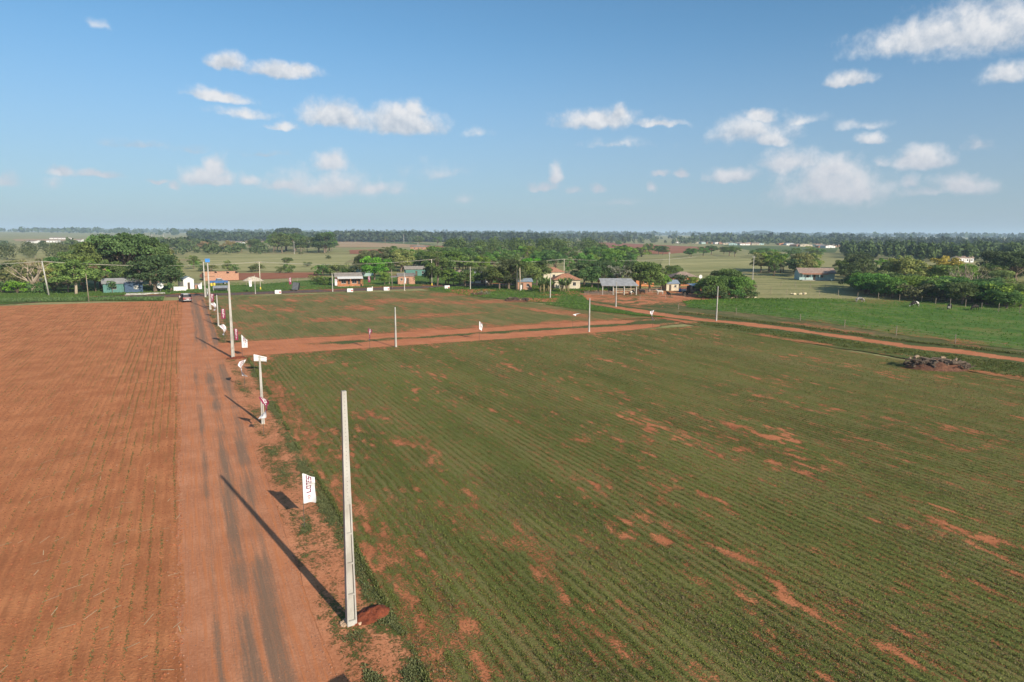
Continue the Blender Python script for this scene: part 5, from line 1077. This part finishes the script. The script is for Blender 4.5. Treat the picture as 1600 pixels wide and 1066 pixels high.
def proto(kind, seed):
    """returns crown mesh, trunk mesh, height"""
    rd = random.Random(seed); rg = np.random.default_rng(seed); mb = MB(); C = []; r = []
    def limb(a, b, r0, r1, bend=.25, k=6, n=4):
        a, b = Vector(a), Vector(b); off = Vector((rd.uniform(-1, 1), rd.uniform(-1, 1), rd.uniform(-.3, .6))) * (b - a).length * bend
        pts = [a.lerp(b, t / n) + off * math.sin(math.pi * t / n) for t in range(n + 1)]; mb.tube(pts, [r0 + (r1 - r0) * t / n for t in range(n + 1)], k); return pts
    def spread(n, rx, z0, z1, rmin, rmax, base, r0, prof=None):
        for k in range(n):
            a = 6.283 * (k * .618 + rd.uniform(-.08, .08)); q = (k + .5) / n; zz = z0 + (z1 - z0) * rd.random(); f = prof((zz - z0) / (z1 - z0)) if prof else 1
            rr = rx * f * (q ** .5) * rd.uniform(.75, 1.08); c = (rr * math.cos(a), rr * math.sin(a), zz); C.append(c); r.append(rd.uniform(rmin, rmax))
            if k % 2 == 0: limb((0, 0, base * rd.uniform(.75, 1.0)), (c[0] * .92, c[1] * .92, c[2] - .1 * (z1 - z0)), r0 * rd.uniform(.3, .5), .03, .12, 5, 3)
    if kind == 'umbrella':            # wide flat-topped spreading crown, 12 high
        limb((0, 0, -.3), (.4, .2, 5), .45, .30, .06, 8); spread(64, 7.4, 7.0, 10.6, 1.0, 1.9, 5, .42, lambda t: 1.05 - .45 * t); n, s, h = 8500, .50, 12
    elif kind == 'dense':             # heavy dark round crown reaching low, 9 high
        limb((0, 0, -.3), (0, 0, 3.2), .40, .28, .04, 8); spread(48, 4.6, 2.3, 7.6, 1.0, 1.7, 3.2, .34, lambda t: 1.02 - .35 * t * t); n, s, h = 6000, .44, 9
    elif kind == 'round':             # ordinary round crown, 8 high
        limb((0, 0, -.3), (.2, 0, 3.0), .26, .17, .08, 7); spread(34, 3.3, 2.5, 6.9, .75, 1.3, 3.0, .24, lambda t: .75 + .5 * math.sin(math.pi * min(1, t + .1))); n, s, h = 4600, .40, 8
    elif kind == 'open':              # thin crown with gaps and visible limbs, 8 high
        limb((0, 0, -.3), (.3, .2, 2.8), .24, .16, .1, 7); spread(22, 3.3, 3.2, 7.2, .55, 1.0, 2.8, .26); n, s, h = 2200, .38, 8
    elif kind == 'tall':              # eucalypt-like tall crown, 12 high
        limb((0, 0, -.3), (.2, .1, 9.5), .28, .08, .03, 7, 6); spread(32, 2.5, 3.6, 11.2, .7, 1.25, 8, .2, lambda t: .55 + .75 * math.sin(math.pi * (t * .8 + .12))); n, s, h = 3400, .38, 12
    elif kind == 'bush':              # low shrub, 3 high
        for k in range(5): limb((0, 0, -.1), (rd.uniform(-1, 1), rd.uniform(-1, 1), 1.8), .06, .03, .1, 5, 3)
        spread(16, 1.7, .5, 2.3, .5, .85, .6, .08); n, s, h = 1300, .28, 3
    elif kind == 'bare':              # leafless branching tree, 7 high
        top = limb((0, 0, -.3), (.1, 0, 1.6), .34, .28, .05, 8)
        for k in range(7):
            a = k * .9 + rd.uniform(-.2, .2); e = Vector((math.cos(a) * rd.uniform(1.4, 2.6), math.sin(a) * rd.uniform(1.4, 2.6), rd.uniform(3.2, 4.6))); pts = limb((.1, 0, 1.5), e, .19, .08, .12, 6)
            for j in range(4):
                b = e + Vector((rd.uniform(-1.5, 1.5), rd.uniform(-1.5, 1.5), rd.uniform(.8, 2.4))); limb(pts[-1] if j % 2 else pts[-2], b, .07, .025, .1, 5, 3)
                for q in range(2): limb(b, b + Vector((rd.uniform(-.8, .8), rd.uniform(-.8, .8), rd.uniform(.2, .9))), .025, .01, .1, 4, 2)
                if rd.random() < .3: C.append(tuple(b)); r.append(.5)
        n, s, h = 260, .25, 7
    elif kind == 'sapling':
        limb((0, 0, -.1), (.05, 0, 1.6), .06, .04, .05, 6); spread(9, .75, 1.1, 2.7, .35, .55, 1.5, .05); n, s, h = 500, .24, 3.2
    return crown_mesh(kind + '_crown', C, r, n, s, seed + 500, .8 if kind != 'umbrella' else .62), mb.mesh(kind + '_trunk', True), h
NV = {'umbrella': 3, 'dense': 3, 'round': 5, 'open': 4, 'tall': 4, 'bush': 4, 'bare': 3, 'sapling': 2}
PROT = {k: [proto(k, 100 * i + 7 * len(k) + ord(k[0])) for i in range(v)] for k, v in NV.items()}
CROWN = {}
trd = random.Random(21); TREE_N = [0]
def tree(p, kind, h, leaf, label, group=None, wide=1.0, name=None, bark=None):
    i = trd.randrange(NV[kind]); cm, tm, h0 = PROT[kind][i]; key = (kind, i, leaf)
    if key not in CROWN: c = cm.copy(); c.materials.clear(); c.materials.append(LM[leaf]); CROWN[key] = c
    kb = (kind, i, bark or M_BARK)
    if kb not in CROWN: c = tm.copy(); c.materials.clear(); c.materials.append(bark or M_BARK); CROWN[kb] = c
    nm = name or {'bush': 'shrub', 'sapling': 'sapling', 'bare': 'bare_tree'}.get(kind, 'tree'); z = float(gz(p.x, p.y)); s = h / h0
    o = empty(nm, (p.x, p.y, z), trd.uniform(0, 6.28), label, 'shrub' if kind == 'bush' else 'tree', group); o.scale = (s * wide * trd.uniform(.93, 1.07), s * wide * trd.uniform(.93, 1.07), s)
    link('trunk', CROWN[kb], o); link('crown', CROWN[key], o); TREE_N[0] += 1; return o
# --- left group round the turquoise house
def back(px, py, dy): q = at(px, py); k = 1 + dy / q.length; return Vector((q.x * k, q.y * k, 0))
tree(back(200, 456, 14), 'umbrella', 15.8, 'mid', 'tallest spreading umbrella tree behind the turquoise house', wide=1.0)
tree(back(158, 456, 16), 'umbrella', 13.4, 'mid', 'broad umbrella tree west of the tallest tree behind the turquoise house', wide=.95)
tree(back(236, 456, 20), 'umbrella', 13.6, 'mid', 'broad umbrella tree overtopping the dense dark tree', wide=.85)
tree(back(132, 458, 10), 'round', 9.5, 'dark', 'dark round tree behind the bright trunked tree', wide=1.2)
tree(back(180, 457, 9), 'round', 8.5, 'dark', 'dark tree directly behind the turquoise house roof', wide=1.1)
tree(back(150, 458, 5), 'open', 7, 'brown', 'brownish thin tree between the bright tree and the turquoise house')
tree(back(243, 458, 3), 'dense', 10.6, 'dark', 'dense dark tree with crown down to the grass beside the satellite dish', wide=1.08)
tree(back(268, 457, 6), 'dense', 8.6, 'dark', 'dense dark tree leaning toward the small white house', wide=.85)
tree(back(219, 457, 5), 'dense', 8.2, 'dark', 'dense dark tree over the boarded porch', wide=.8)
tree(at(119, 460), 'round', 8.8, 'bright', 'bright green tree with slim pale trunk beside the leaning power pole', wide=1.3, bark=M_PALEB)
tree(at(108, 458), 'open', 6.2, 'bright', 'smaller bright green tree beside the slim pale trunked tree', wide=1.2)
tree(at(172, 453), 'round', 6.8, 'bright', 'bright green round tree just behind the turquoise house wall', bark=M_PALEB)
tree(at(176, 458.5), 'sapling', 3.6, 'mid', 'small sapling standing before the turquoise house wall')
tree(at(267, 458), 'sapling', 3.0, 'mid', 'small sapling with white painted foot at the edge of the dark shade')
tree(at(52, 456), 'bare', 8.6, 'olive', 'bare pale tree with wide forked branches beside the leaning power pole', wide=1.25, bark=M_PALEB)
tree(back(182, 456, 24), 'umbrella', 15.2, 'bright', 'bright flat-topped tree behind the tallest umbrella tree', wide=.9)
tree(back(215, 456, 26), 'umbrella', 15.0, 'mid', 'flat-topped tree between the tallest tree and the dense dark tree', wide=.85)
tree(back(128, 456, 24), 'umbrella', 10.5, 'mid', 'low flat-topped tree at the left end of the umbrella trees', wide=.9)
tree(back(250, 457, 24), 'umbrella', 11.5, 'olive', 'olive flat-topped tree behind the dense dark tree', wide=.8)
for i, (px, py, k, h, lf) in enumerate([(5, 458, 'bush', 3.6, 'mid'), (28, 459, 'bush', 3.0, 'bright'), (62, 458, 'bush', 2.6, 'mid'), (85, 455, 'bush', 3.6, 'olive'), (20, 452, 'round', 5.6, 'olive'), (40, 448, 'round', 6.0, 'dark'), (80, 447, 'round', 6.4, 'olive'), (100, 446, 'open', 6.0, 'brown'), (6, 446, 'round', 6.2, 'mid'), (60, 440, 'open', 6, 'brown'), (30, 436, 'round', 6, 'olive'), (92, 438, 'round', 7, 'mid')]):
    tree(at(px, py), k, h * 1.1, lf, {'mid': 'mid green', 'bright': 'bright green', 'olive': 'olive', 'dark': 'dark green', 'brown': 'brownish'}[lf] + {'bush': ' shrub', 'round': ' round tree', 'open': ' thin tree'}[k] + ' in the thicket around the bare forked tree', 'thicket around the bare tree', 1.35)
# --- village centre
V1 = [(585, 438, 'round', 8.4, 'bright', 1.25, 'bright round tree between the orange house and the pale turquoise house'), (566, 434, 'dense', 8.6, 'dark', .75, 'dark tree behind the pale turquoise house'), (607, 433, 'dense', 7.0, 'dark', .8, 'dark low tree right of the bright round tree'),
 (601, 446, 'round', 4.4, 'mid', 1.0, 'small round garden tree between the two brick houses'), (683, 447, 'tall', 11.2, 'dark', 1.15, 'tall dark tree beside the power pole with yellow foot'), (697, 446, 'tall', 9.2, 'mid', 1.1, 'tree right of the tall dark tree'), (672, 444, 'dense', 6.6, 'dark', .7, 'dark rounded tree left of the tall dark tree'),
 (795, 452.5, 'dense', 9.4, 'dark', 1.0, 'large dark tree beside the palms at the roadside'), (780, 453, 'round', 7.2, 'dark', 1.25, 'dark tree left of the large dark roadside tree'), (822, 450, 'round', 8.0, 'mid', 1.2, 'mid green tree behind the small orange house'), (838, 447, 'round', 8.0, 'dark', 1.2, 'dark tree behind the banana plants'),
 (925, 450, 'round', 6.6, 'mid', 1.2, 'round bushy tree right of the cream tiled house'), (912, 446, 'round', 7.5, 'mid', 1.2, 'tree behind the cream tiled house'), (942, 447, 'dense', 8.0, 'dark', .85, 'very dark tree left behind the cattle shed'), (968, 452, 'open', 7.0, 'pale', 1.2, 'pale blossoming open tree behind the cattle shed roof'),
 (960, 447, 'dense', 7.6, 'dark', .8, 'dark tree behind the pale blossoming tree'), (1014, 457, 'dense', 8.6, 'mid', .95, 'large leafy tree right of the cattle shed'), (1000, 452, 'round', 8.2, 'mid', 1.1, 'leafy tree touching the cattle shed roof'), (1033, 455, 'round', 5.2, 'mid', 1.0, 'smaller tree beside the cream farm hut'),
 (1062, 452, 'round', 4.6, 'dark', 1.1, 'low dark tree before the orange farm house'), (1052, 440, 'dense', 6.0, 'dark', 1.0, 'dark round tree behind the orange farm house'), (1082, 452, 'round', 3.8, 'mid', 1.0, 'small tree before the orange farm house windows'),
 (1117, 466, 'dense', 6.2, 'mid', .95, 'leafy tree at the front of the farmyard thicket'), (1142, 463, 'dense', 7.3, 'mid', .9, 'tallest tree of the farmyard thicket'), (1157, 465, 'dense', 5.8, 'mid', 1.1, 'rounded tree at the right end of the farmyard thicket'), (1103, 463, 'dense', 4.8, 'mid', 1.0, 'low tree at the left end of the farmyard thicket'), (1130, 459, 'dense', 6.4, 'dark', 1.1, 'dark tree in the back of the farmyard thicket'),
 (1172, 462, 'open', 3.4, 'brown', 1.0, 'small brownish tree at the end of the farmyard thicket')]
for px, py, k, h, lf, wd, lb in V1: tree(at(px, py), k, h, lf, lb, None, wd)
for i, (x, y) in enumerate([(1096, 466), (1108, 467), (1124, 468), (1134, 467), (1149, 468), (1163, 467), (1172, 466)]):
    tree(at(x, y), 'bush', trd.uniform(2.0, 3.0), ['mid', 'dark'][i % 2], ['mid green', 'dark green'][i % 2] + ' shrub at the foot of the farmyard thicket', 'shrubs of the farmyard thicket', 1.3)
for i, (x, y) in enumerate([(708, 447), (718, 448), (727, 449), (741, 447), (757, 447), (769, 446), (700, 447), (789, 451), (806, 452)]):
    tree(at(x, y), 'round', trd.uniform(4.4, 6.4), ['mid', 'mid', 'dark', 'bright'][i % 4], 'garden tree in the row between the tall dark tree and the palms', 'garden trees along the asphalt road', 1.1)
for i, (x, y) in enumerate([(500, 445), (508, 446), (492, 441), (536, 445), (546, 433), (530, 431), (516, 430), (505, 431)]):
    tree(at(x, y), 'bush', trd.uniform(2.4, 3.4) + (1.6 if i > 3 else 0), ['mid', 'dark', 'olive'][i % 3], 'green shrub around the orange verandah house', 'shrubs around the orange house', 1.2)
for i, (x, y) in enumerate([(365, 424.5), (355, 421), (438, 427), (450, 427), (395, 425), (404, 424), (305, 417), (318, 424), (330, 424), (480, 417), (449, 414), (470, 398), (513, 405)]):
    tree(at(x, y), 'bush', trd.uniform(2.2, 4.0), ['mid', 'dark', 'olive'][i % 3], 'lone shrub in the meadow behind the brick ruin', 'lone shrubs in the meadow', 1.15)
tree(at(356, 426), 'round', 5.2, 'olive', 'narrow olive tree standing behind the unfinished brick house', None, .7)
tree(at(303, 421), 'open', 6, 'dark', 'dark spreading tree in the meadow beyond the small white house', None, 1.3)
# --- woods behind the village: scattered singly
def wood(n, quad, hs, kinds, lfs, label, group, wide=1.15, mind=4.5):
    A = [at(*q) for q in quad]; done = []; k = 0
    while len(done) < n and k < n * 60:
        k += 1; u, v = trd.random(), trd.random(); p = A[0].lerp(A[1], u).lerp(A[3].lerp(A[2], u), v)
        if all((p - q).length > mind for q in done):
            done.append(p); kd_, lf_ = trd.choice(kinds), trd.choice(lfs)
            look = {'dark': 'dark green', 'mid': 'mid green', 'bright': 'bright green', 'olive': 'olive green', 'brown': 'brownish'}[lf_] + ' ' + {'round': 'round', 'dense': 'heavy low-crowned', 'tall': 'tall narrow', 'open': 'thin open', 'bush': 'low bushy', 'umbrella': 'wide flat-topped'}[kd_]
            tree(p, kd_, trd.uniform(*hs), lf_, look + ' ' + label, group, wide)
wood(40, [(560, 414), (700, 410), (760, 428), (600, 430)], (7, 10), ['round', 'round', 'dense', 'tall'], ['mid', 'dark', 'mid', 'olive'], 'tree in the wood behind the two brick houses', 'wood behind the brick houses')
wood(50, [(700, 408), (1000, 408), (1010, 436), (760, 436)], (7, 10), ['round', 'round', 'dense', 'open', 'tall'], ['mid', 'dark', 'mid', 'mid', 'bright'], 'tree in the wood behind the tiled houses and cattle shed', 'wood behind the cattle shed')
wood(22, [(418, 388), (525, 388), (520, 396), (430, 395)], (12, 17), ['round', 'tall', 'dense'], ['mid', 'dark', 'olive'], 'tree in the grove between the olive meadow and the stubble', 'grove beyond the olive meadow', 1.1, 6)
wood(26, [(900, 395), (1290, 399), (1280, 405), (930, 405)], (5, 8), ['round', 'bush', 'round', 'open'], ['mid', 'dark', 'mid'], 'tree in the hedge below the red field', 'hedge below the red field', 1.5, 5)
wood(24, [(1180, 424), (1265, 420), (1270, 434), (1185, 434)], (6, 10), ['round', 'tall', 'open', 'round'], ['dark', 'mid', 'olive'], 'tree in the clump left of the long turquoise house', 'clump by the long turquoise house', 1.1, 4)
wood(10, [(1315, 420), (1345, 420), (1345, 440), (1322, 442)], (6, 9), ['round', 'dense'], ['dark', 'mid'], 'tree right behind the long turquoise house', 'trees behind the long turquoise house')
wood(46, [(1335, 448), (1590, 470), (1600, 486), (1345, 462)], (4.2, 6.4), ['dense', 'dense', 'bush'], ['mid', 'dark', 'olive', 'mid'], 'tree in the hedge behind the grazing cattle', 'hedge behind the cattle', 1.35, 3.0)
wood(20, [(1350, 432), (1560, 436), (1600, 458), (1370, 446)], (5.5, 8), ['round', 'dense', 'open'], ['mid', 'dark', 'olive', 'mid'], 'tree in the scrub above the cattle hedge', 'scrub above the cattle hedge', 1.25)
wood(16, [(1550, 428), (1640, 428), (1650, 456), (1560, 452)], (9, 11.5), ['dense', 'umbrella'], ['dark', 'dark', 'mid'], 'tree in the stand beside the yellow flowering tree', 'dark stand right of the yellow tree', 1.0, 6)
wood(14, [(255, 388), (420, 386), (410, 394), (270, 398)], (7, 11), ['round', 'dense', 'open'], ['mid', 'dark', 'brown'], 'tree on the plain left of the grove', 'trees left of the grove', 1.2, 8)
tree(back(1476, 446, 0), 'round', 9.8, 'yellow', 'tree with golden yellow blossom above the cattle hedge', None, 1.15)
tree(at(1413, 447), 'round', 9.2, 'olive', 'large olive rounded tree above the cattle hedge', None, 1.35)
tree(at(1412, 446), 'open', 9.6, 'olive', 'thin olive tree mixed with the large rounded tree', None, 1.1)
tree(at(1507, 462), 'bare', 8.2, 'olive', 'bare pale tree with upright limbs beside the cattle hedge', None, .9, bark=M_PALEB)
tree(at(1496, 460), 'bare', 6.5, 'brown', 'thin bare tree left of the upright bare tree', None, .9, bark=M_GREYB)
tree(at(1540, 461), 'bare', 5.5, 'olive', 'broken bare trunk tree before the dark stand', None, .6, bark=M_PALEB)
for px, py, h, lb in [(1013, 396, 9, 'lone tree in the middle of the far red field'), (966, 384.5, 8, 'lone tree at the far edge of the red field'), (600 + 54, 383, 13, 'lone round tree on the stubble field'), (602, 381, 12, 'leaning thin tree on the stubble field'), (616, 381, 11, 'second leaning thin tree on the stubble field'), (684, 385, 13, 'lone tree before the upper wood on the stubble')]:
    tree(at(px, py), 'round' if 'round' in lb or 'red' in lb else 'open', h, 'dark', lb, None, 1.2)
# --- palms, banana plants, agave
M_FROND = leafmat('palm_fronds', (.06, .09, .022), (.17, .20, .06)); M_BAN = leafmat('banana_leaves', (.07, .12, .025), (.22, .28, .08))
def blade_leaf(base, az_, L, w, droop, rise, n=7, fold=.2):
    vs = []; 
    for k in range(n + 1):
        t = k / n; x = L * t * math.cos(rise) ; z = L * (math.sin(rise) * t - droop * t * t); ww = w * math.sin(math.pi * min(.98, .12 + .86 * t)) ; c, s = math.cos(az_), math.sin(az_)
        p = Vector(base) + Vector((x * c, x * s, z)); q = Vector((-s, c, 0)) * ww
        vs += [p + q - Vector((0, 0, fold * ww)), p, p - q - Vector((0, 0, fold * ww))]
    fs = []
    for k in range(n): a = 3 * k; fs += [(a, a + 1, a + 4, a + 3), (a + 1, a + 2, a + 5, a + 4)]
    return vs, fs
def tint_mesh(mb, name, seed):
    me = mb.mesh(name); a = me.attributes.new('tint', 'FLOAT', 'FACE'); rg = np.random.default_rng(seed); a.data.foreach_set('value', rg.uniform(.1, .9, len(me.polygons)).astype(np.float32)); return me
def palm(p, h, label, seed):
    o = empty('palm_tree', (p.x, p.y, 0), 0, label, 'palm'); rd = random.Random(seed); MB().tube([(0, 0, -.2), (.1, 0, h * .5), (0, .05, h - .6)], [.2, .16, .13], 8).build('trunk', M_PALEB, o, True)
    for k in range(16):
        mb = MB(); mb.add(*blade_leaf((0, .05, h - .6), k * .39 + rd.uniform(-.1, .1), rd.uniform(1.7, 2.4), .22, rd.uniform(.35, .9), rd.uniform(.2, 1.2)))
        link('frond', tint_mesh(mb, 'frond', k), o, M_FROND)
palm(at(807.5, 455), 7.6, 'taller palm with pale trunk beside the large dark roadside tree', 1); palm(at(812, 455.5), 6.9, 'shorter palm with pale trunk beside the taller palm', 2)
def banana(p, h, seed):
    o = empty('banana_plant', (p.x, p.y, .05), 0, 'banana plant with broad upright leaves behind the white pole', 'banana plant', 'banana plants before the cream house'); rd = random.Random(seed); MB().tube([(0, 0, -.1), (0, 0, h * .5)], [.15, .10], 7).build('stem', pmat('banana_stem', (.20, .17, .08), .8), o, True)
    for k in range(9):
        mb = MB(); mb.add(*blade_leaf((0, 0, h * .48), k * .7 + rd.uniform(-.2, .2), h * rd.uniform(.45, .62), .30, rd.uniform(.1, .55), rd.uniform(.7, 1.35))); link('leaf', tint_mesh(mb, 'leaf', seed * 10 + k), o, M_BAN)
for k in range(24): banana(at(trd.uniform(842, 896), trd.uniform(453.5, 458.5)), trd.uniform(3.0, 4.6), k)
p = at(757, 460.5); o = empty('agave', (p.x, p.y, .05), 0, 'pale spiky agave plants beside the small earth heap', 'agave')
for k in range(34):
    mb = MB(); mb.add(*blade_leaf((trd.uniform(-1.2, 1.2), trd.uniform(-.5, .5), 0), trd.uniform(0, 6.28), trd.uniform(.7, 1.5), .07, .15, trd.uniform(.7, 1.4))); link('leaf', tint_mesh(mb, 'leaf', k), o, LM['pale'])

# ================================================================== far country
FAR_COL = [M_WHITE, M_BRICK2, M_CREAM, M_PTURQ, M_ORANGE]; FAR_ROOF = [M_TILEG, M_TIN, M_TILE, M_FIB]; frd = random.Random(8)
def far_house(px, py, w, i, group, lb):
    p = at(px, py); z = float(gz(p.x, p.y)); house('distant_house', (p.x, p.y, z), R(frd.uniform(-40, 10)), lb, w, w * frd.uniform(.6, .8), 3.0, FAR_COL[i % 5], FAR_ROOF[(i * 7) % 4], ['x', 'hip', 'y'][i % 3], 1.2, .4, .4,
        [('s', -w * .22, 1.2, 1.0, 1.1), ('s', w * .05, 1.0, .05, 2.1), ('s', w * .3, 1.1, 1.0, 1.1)], group=group, detail=False)
CN = ['white', 'raw brick', 'cream', 'pale turquoise', 'orange']
for i, (px, py, w) in enumerate([(1061, 380.5, 12), (1073, 380.8, 14), (1087, 381.3, 12), (1097, 381.5, 12), (1107, 381.2, 17), (1120, 381.8, 12), (1128, 382, 12), (1136, 382.6, 15), (1145, 383.4, 14), (1152, 382.6, 14), (1162, 383.5, 18), (1170, 382.6, 14), (1180, 383.2, 13), (1186, 383, 14), (1222, 383.4, 16), (1232, 383.6, 14), (1245, 385.2, 19), (1258, 385.4, 19), (1275, 385.4, 18), (1286, 387.0, 18), (1293, 387.6, 16), (1304, 386.0, 14)]):
    far_house(px, py, w, i, 'houses of the far village beyond the red field', CN[i % 5] + ' distant house in the far village row beyond the red field')
for i, (px, py, w, lb) in enumerate([(363, 381, 16, 'lone pinkish brick house left of the stubble'), (374, 381.5, 13, 'small white house beside the lone pinkish brick house'), (655, 390, 16, 'lone small brick house at the foot of the stubble field'), (846, 378.6, 16, 'pale house at the narrow stubble strip'), (932, 379.0, 10, 'tiny white house at the top edge of the red field'),
        (733, 393, 11, 'small red and white house among the upper wood trees'), (752, 393.5, 9, 'small grey house among the upper wood trees'), (53, 380, 16, 'long low white shed on the scrub plain'), (84, 379, 16, 'white shed with slanted roof on the scrub plain'), (95, 374.8, 34, 'long white farm building on the left plain'), (126, 378, 10, 'small white house left of the umbrella trees'),
        (516, 374, 30, 'long low white building by the dark tree belt'), (531, 374.2, 46, 'long pale shed wall before the dark tree belt'), (1497, 410, 9, 'white house glimpsed right of the yellow tree'), (1511, 410, 6, 'tiny white hut beside the glimpsed white house'), (1362, 390.5, 14, 'white house before the eucalypt stand'), (1526, 384, 26, 'white house in the far right woods'), (1490, 381, 22, 'small white house high in the far right woods'), (1575, 383, 24, 'pale house at the far right of the woods'), (1328, 386, 14, 'red roofed house left of the eucalypt stand')]):
    far_house(px, py, w, [4, 0, 1, 2, 0, 1, 3, 0, 0, 0, 0, 0, 0, 0, 0, 0, 0, 0, 2, 1][i], None, lb)
def far_wood(name, n, sampler, hs, label, leaf, q=26, seed=1, aspect=.42, cs=.30):
    """woods too distant to tell tree from tree: every tree is a clump of leaf faces"""
    rg = np.random.default_rng(seed); P = sampler(rg, n); n = len(P); h = rg.uniform(*hs, n); z = gz(P[:, 0], P[:, 1])
    d = rg.normal(0, 1, (n, q, 3)); d /= np.linalg.norm(d, axis=2, keepdims=True); d *= rg.uniform(.55, 1.1, (n, q, 1))
    c = np.stack([np.repeat(P[:, 0:1], q, 1) + d[..., 0] * h[:, None] * aspect, np.repeat(P[:, 1:2], q, 1) + d[..., 1] * h[:, None] * aspect, z[:, None] + h[:, None] * (.55 + .45 * d[..., 2])], -1)
    nm = d + rg.normal(0, .5, d.shape); nm /= np.linalg.norm(nm, axis=2, keepdims=True); a = np.cross(nm, rg.normal(0, 1, d.shape)); a /= np.linalg.norm(a, axis=2, keepdims=True); b = np.cross(nm, a); s = (h[:, None, None] * cs * rg.uniform(.6, 1.3, (n, q, 1)))
    V = np.stack([c - a * s, c - b * s * .7, c + a * s, c + b * s * .7], 2).reshape(-1, 3); t = np.clip(np.repeat(rg.uniform(.1, .8, n), q) + rg.normal(0, .15, n * q), 0, 1)
    o = link(name, np_mesh(name, V, np.arange(len(V)).reshape(-1, 4), {'tint': ('POINT', np.repeat(t, 4))}), None, leaf); return tag(o, label, 'woods', kind='stuff')
def s_quad(quad):
    A = np.array([[*at(*q)] for q in quad])
    def f(rg, n): u = rg.uniform(0, 1, (n, 1)); v = rg.uniform(0, 1, (n, 1)); return ((A[0] * (1 - u) + A[1] * u) * (1 - v) + (A[3] * (1 - u) + A[2] * u) * v)[:, :2]
    return f
def s_belt(px0, px1, d0, d1, thr=.0, sc=400.0, sd_=9):
    def f(rg, n):
        px = rg.uniform(px0, px1, n); d = d0 + (d1 - d0) * rg.uniform(0, 1, n); az_ = YAW + np.arctan((px - 800) / FPX); P = np.c_[d * np.sin(az_), d * np.cos(az_)]
        return P[fbm(P[:, 0] / sc, P[:, 1] / sc, sd_, 3) > thr]
    return f
LF = leafmat('far_leaves', (.040, .068, .020), (.105, .145, .045), 0, 0, .15); LFD = leafmat('far_dark_leaves', (.022, .042, .016), (.060, .090, .034), 0, 0, .1)
far_wood('far_woods', 60, s_quad([(700, 391), (930, 391), (960, 404), (690, 404)]), (8, 13), 'upper wood of mixed trees left of the red field', leafmat('upper_wood_leaves', (.045, .075, .02), (.14, .19, .05), 0, 0, .3), 420, 31, .45, .055)
far_wood('scrub', 46, s_quad([(0, 392), (250, 388), (255, 402), (0, 410)]), (5, 9), 'scattered scrub on the plain behind the umbrella trees', leafmat('scrub_leaves', (.05, .07, .02), (.15, .17, .055), 0, 0, .3), 300, 32, .55, .06)
far_wood('far_woods', 620, s_belt(1310, 1640, 430, 950, .54, 90), (6, 12), 'eucalypt woods on the right behind the scrub', LF, 110, 1, .26, .12)
far_wood('far_woods', 900, s_belt(640, 1330, 1200, 2200, .55, 200), (6, 13), 'far woods behind the red field and village row', LF, 40, 2, .42, .18)
far_wood('tree_belt', 900, s_belt(520, 860, 1250, 1450), (13, 19), 'long dark tree belt behind the stubble fields', LFD, 30, 3, .42, .18)
far_wood('tree_belt', 700, s_belt(860, 1340, 1500, 2400, .55, 220), (9, 19), 'dark tree belts behind the far village row', LFD, 12, 4)
far_wood('plantation', 420, s_belt(437, 471, 1250, 1400), (20, 23), 'dark block plantation rising above the horizon behind the grove', LFD, 40, 5, .22, .12)
far_wood('tree_belt', 500, s_belt(300, 530, 1300, 1700, .42, 220), (11, 17), 'dark tree belt left of the plantation block', LFD, 30, 6, .42, .2)
far_wood('far_woods', 170, s_belt(-40, 330, 520, 1000, .52, 120), (6, 11), 'scattered far scrub behind the left thicket', LF, 60, 7, .5, .16)
far_wood('horizon_woods', 1500, s_belt(-80, 1700, 2400, 4200, .55, 330), (8, 22), 'hazy woods along the horizon', LFD, 8, 8, .6, .42)
far_wood('horizon_woods', 1800, s_belt(-120, 1750, 4500, 8000, .42, 900), (14, 26), 'faint blue line of woods on the horizon', LFD, 6, 9, .9, .6)
far_wood('far_woods', 420, s_belt(1300, 1640, 1000, 1900, .45, 200), (10, 15), 'dark eucalypt ridge on the right horizon', LFD, 40, 10, .26, .14)
far_wood('far_woods', 70, s_belt(170, 430, 420, 620, .52, 90), (4, 8), 'scrub across the plain behind the dense dark tree', LF, 70, 12, .5, .15)
# low wooded hill on the horizon
d_ = 5200; q = at_r(1188, d_); u = np.linspace(-1, 1, 40); X, Y = np.meshgrid(u, u); Z = 50 * np.clip(1 - np.hypot(X, Y) ** 2, 0, 1) ** .8 * (.85 + .3 * fbm(X * 2, Y * 2, 5))
grid('hill', np.stack([q.x + X * 150, q.y + Y * 150, Z + float(gz(q.x, q.y)) - 8], -1), m_far('hill_wood', (.02, .035, .012), (.035, .055, .02)))

# ================================================================== haze: the air between here and the horizon
mt = bpy.data.materials.new('haze'); mt.use_nodes = True; t = mt.node_tree; t.nodes.clear(); n = NT(t)
pvn = n.n('ShaderNodeVolumePrincipled', {'Color': (.60, .78, 1.0, 1), 'Density': 1.6e-4, 'Anisotropy': 0.0})
t.links.new(pvn.outputs[0], n.n('ShaderNodeOutputMaterial').inputs['Volume'])
mt.cycles.homogeneous_volume = True
tag(MB().box(-14500, 14500, -14500, 14500, -3, 110).build('haze', mt), kind='stuff')
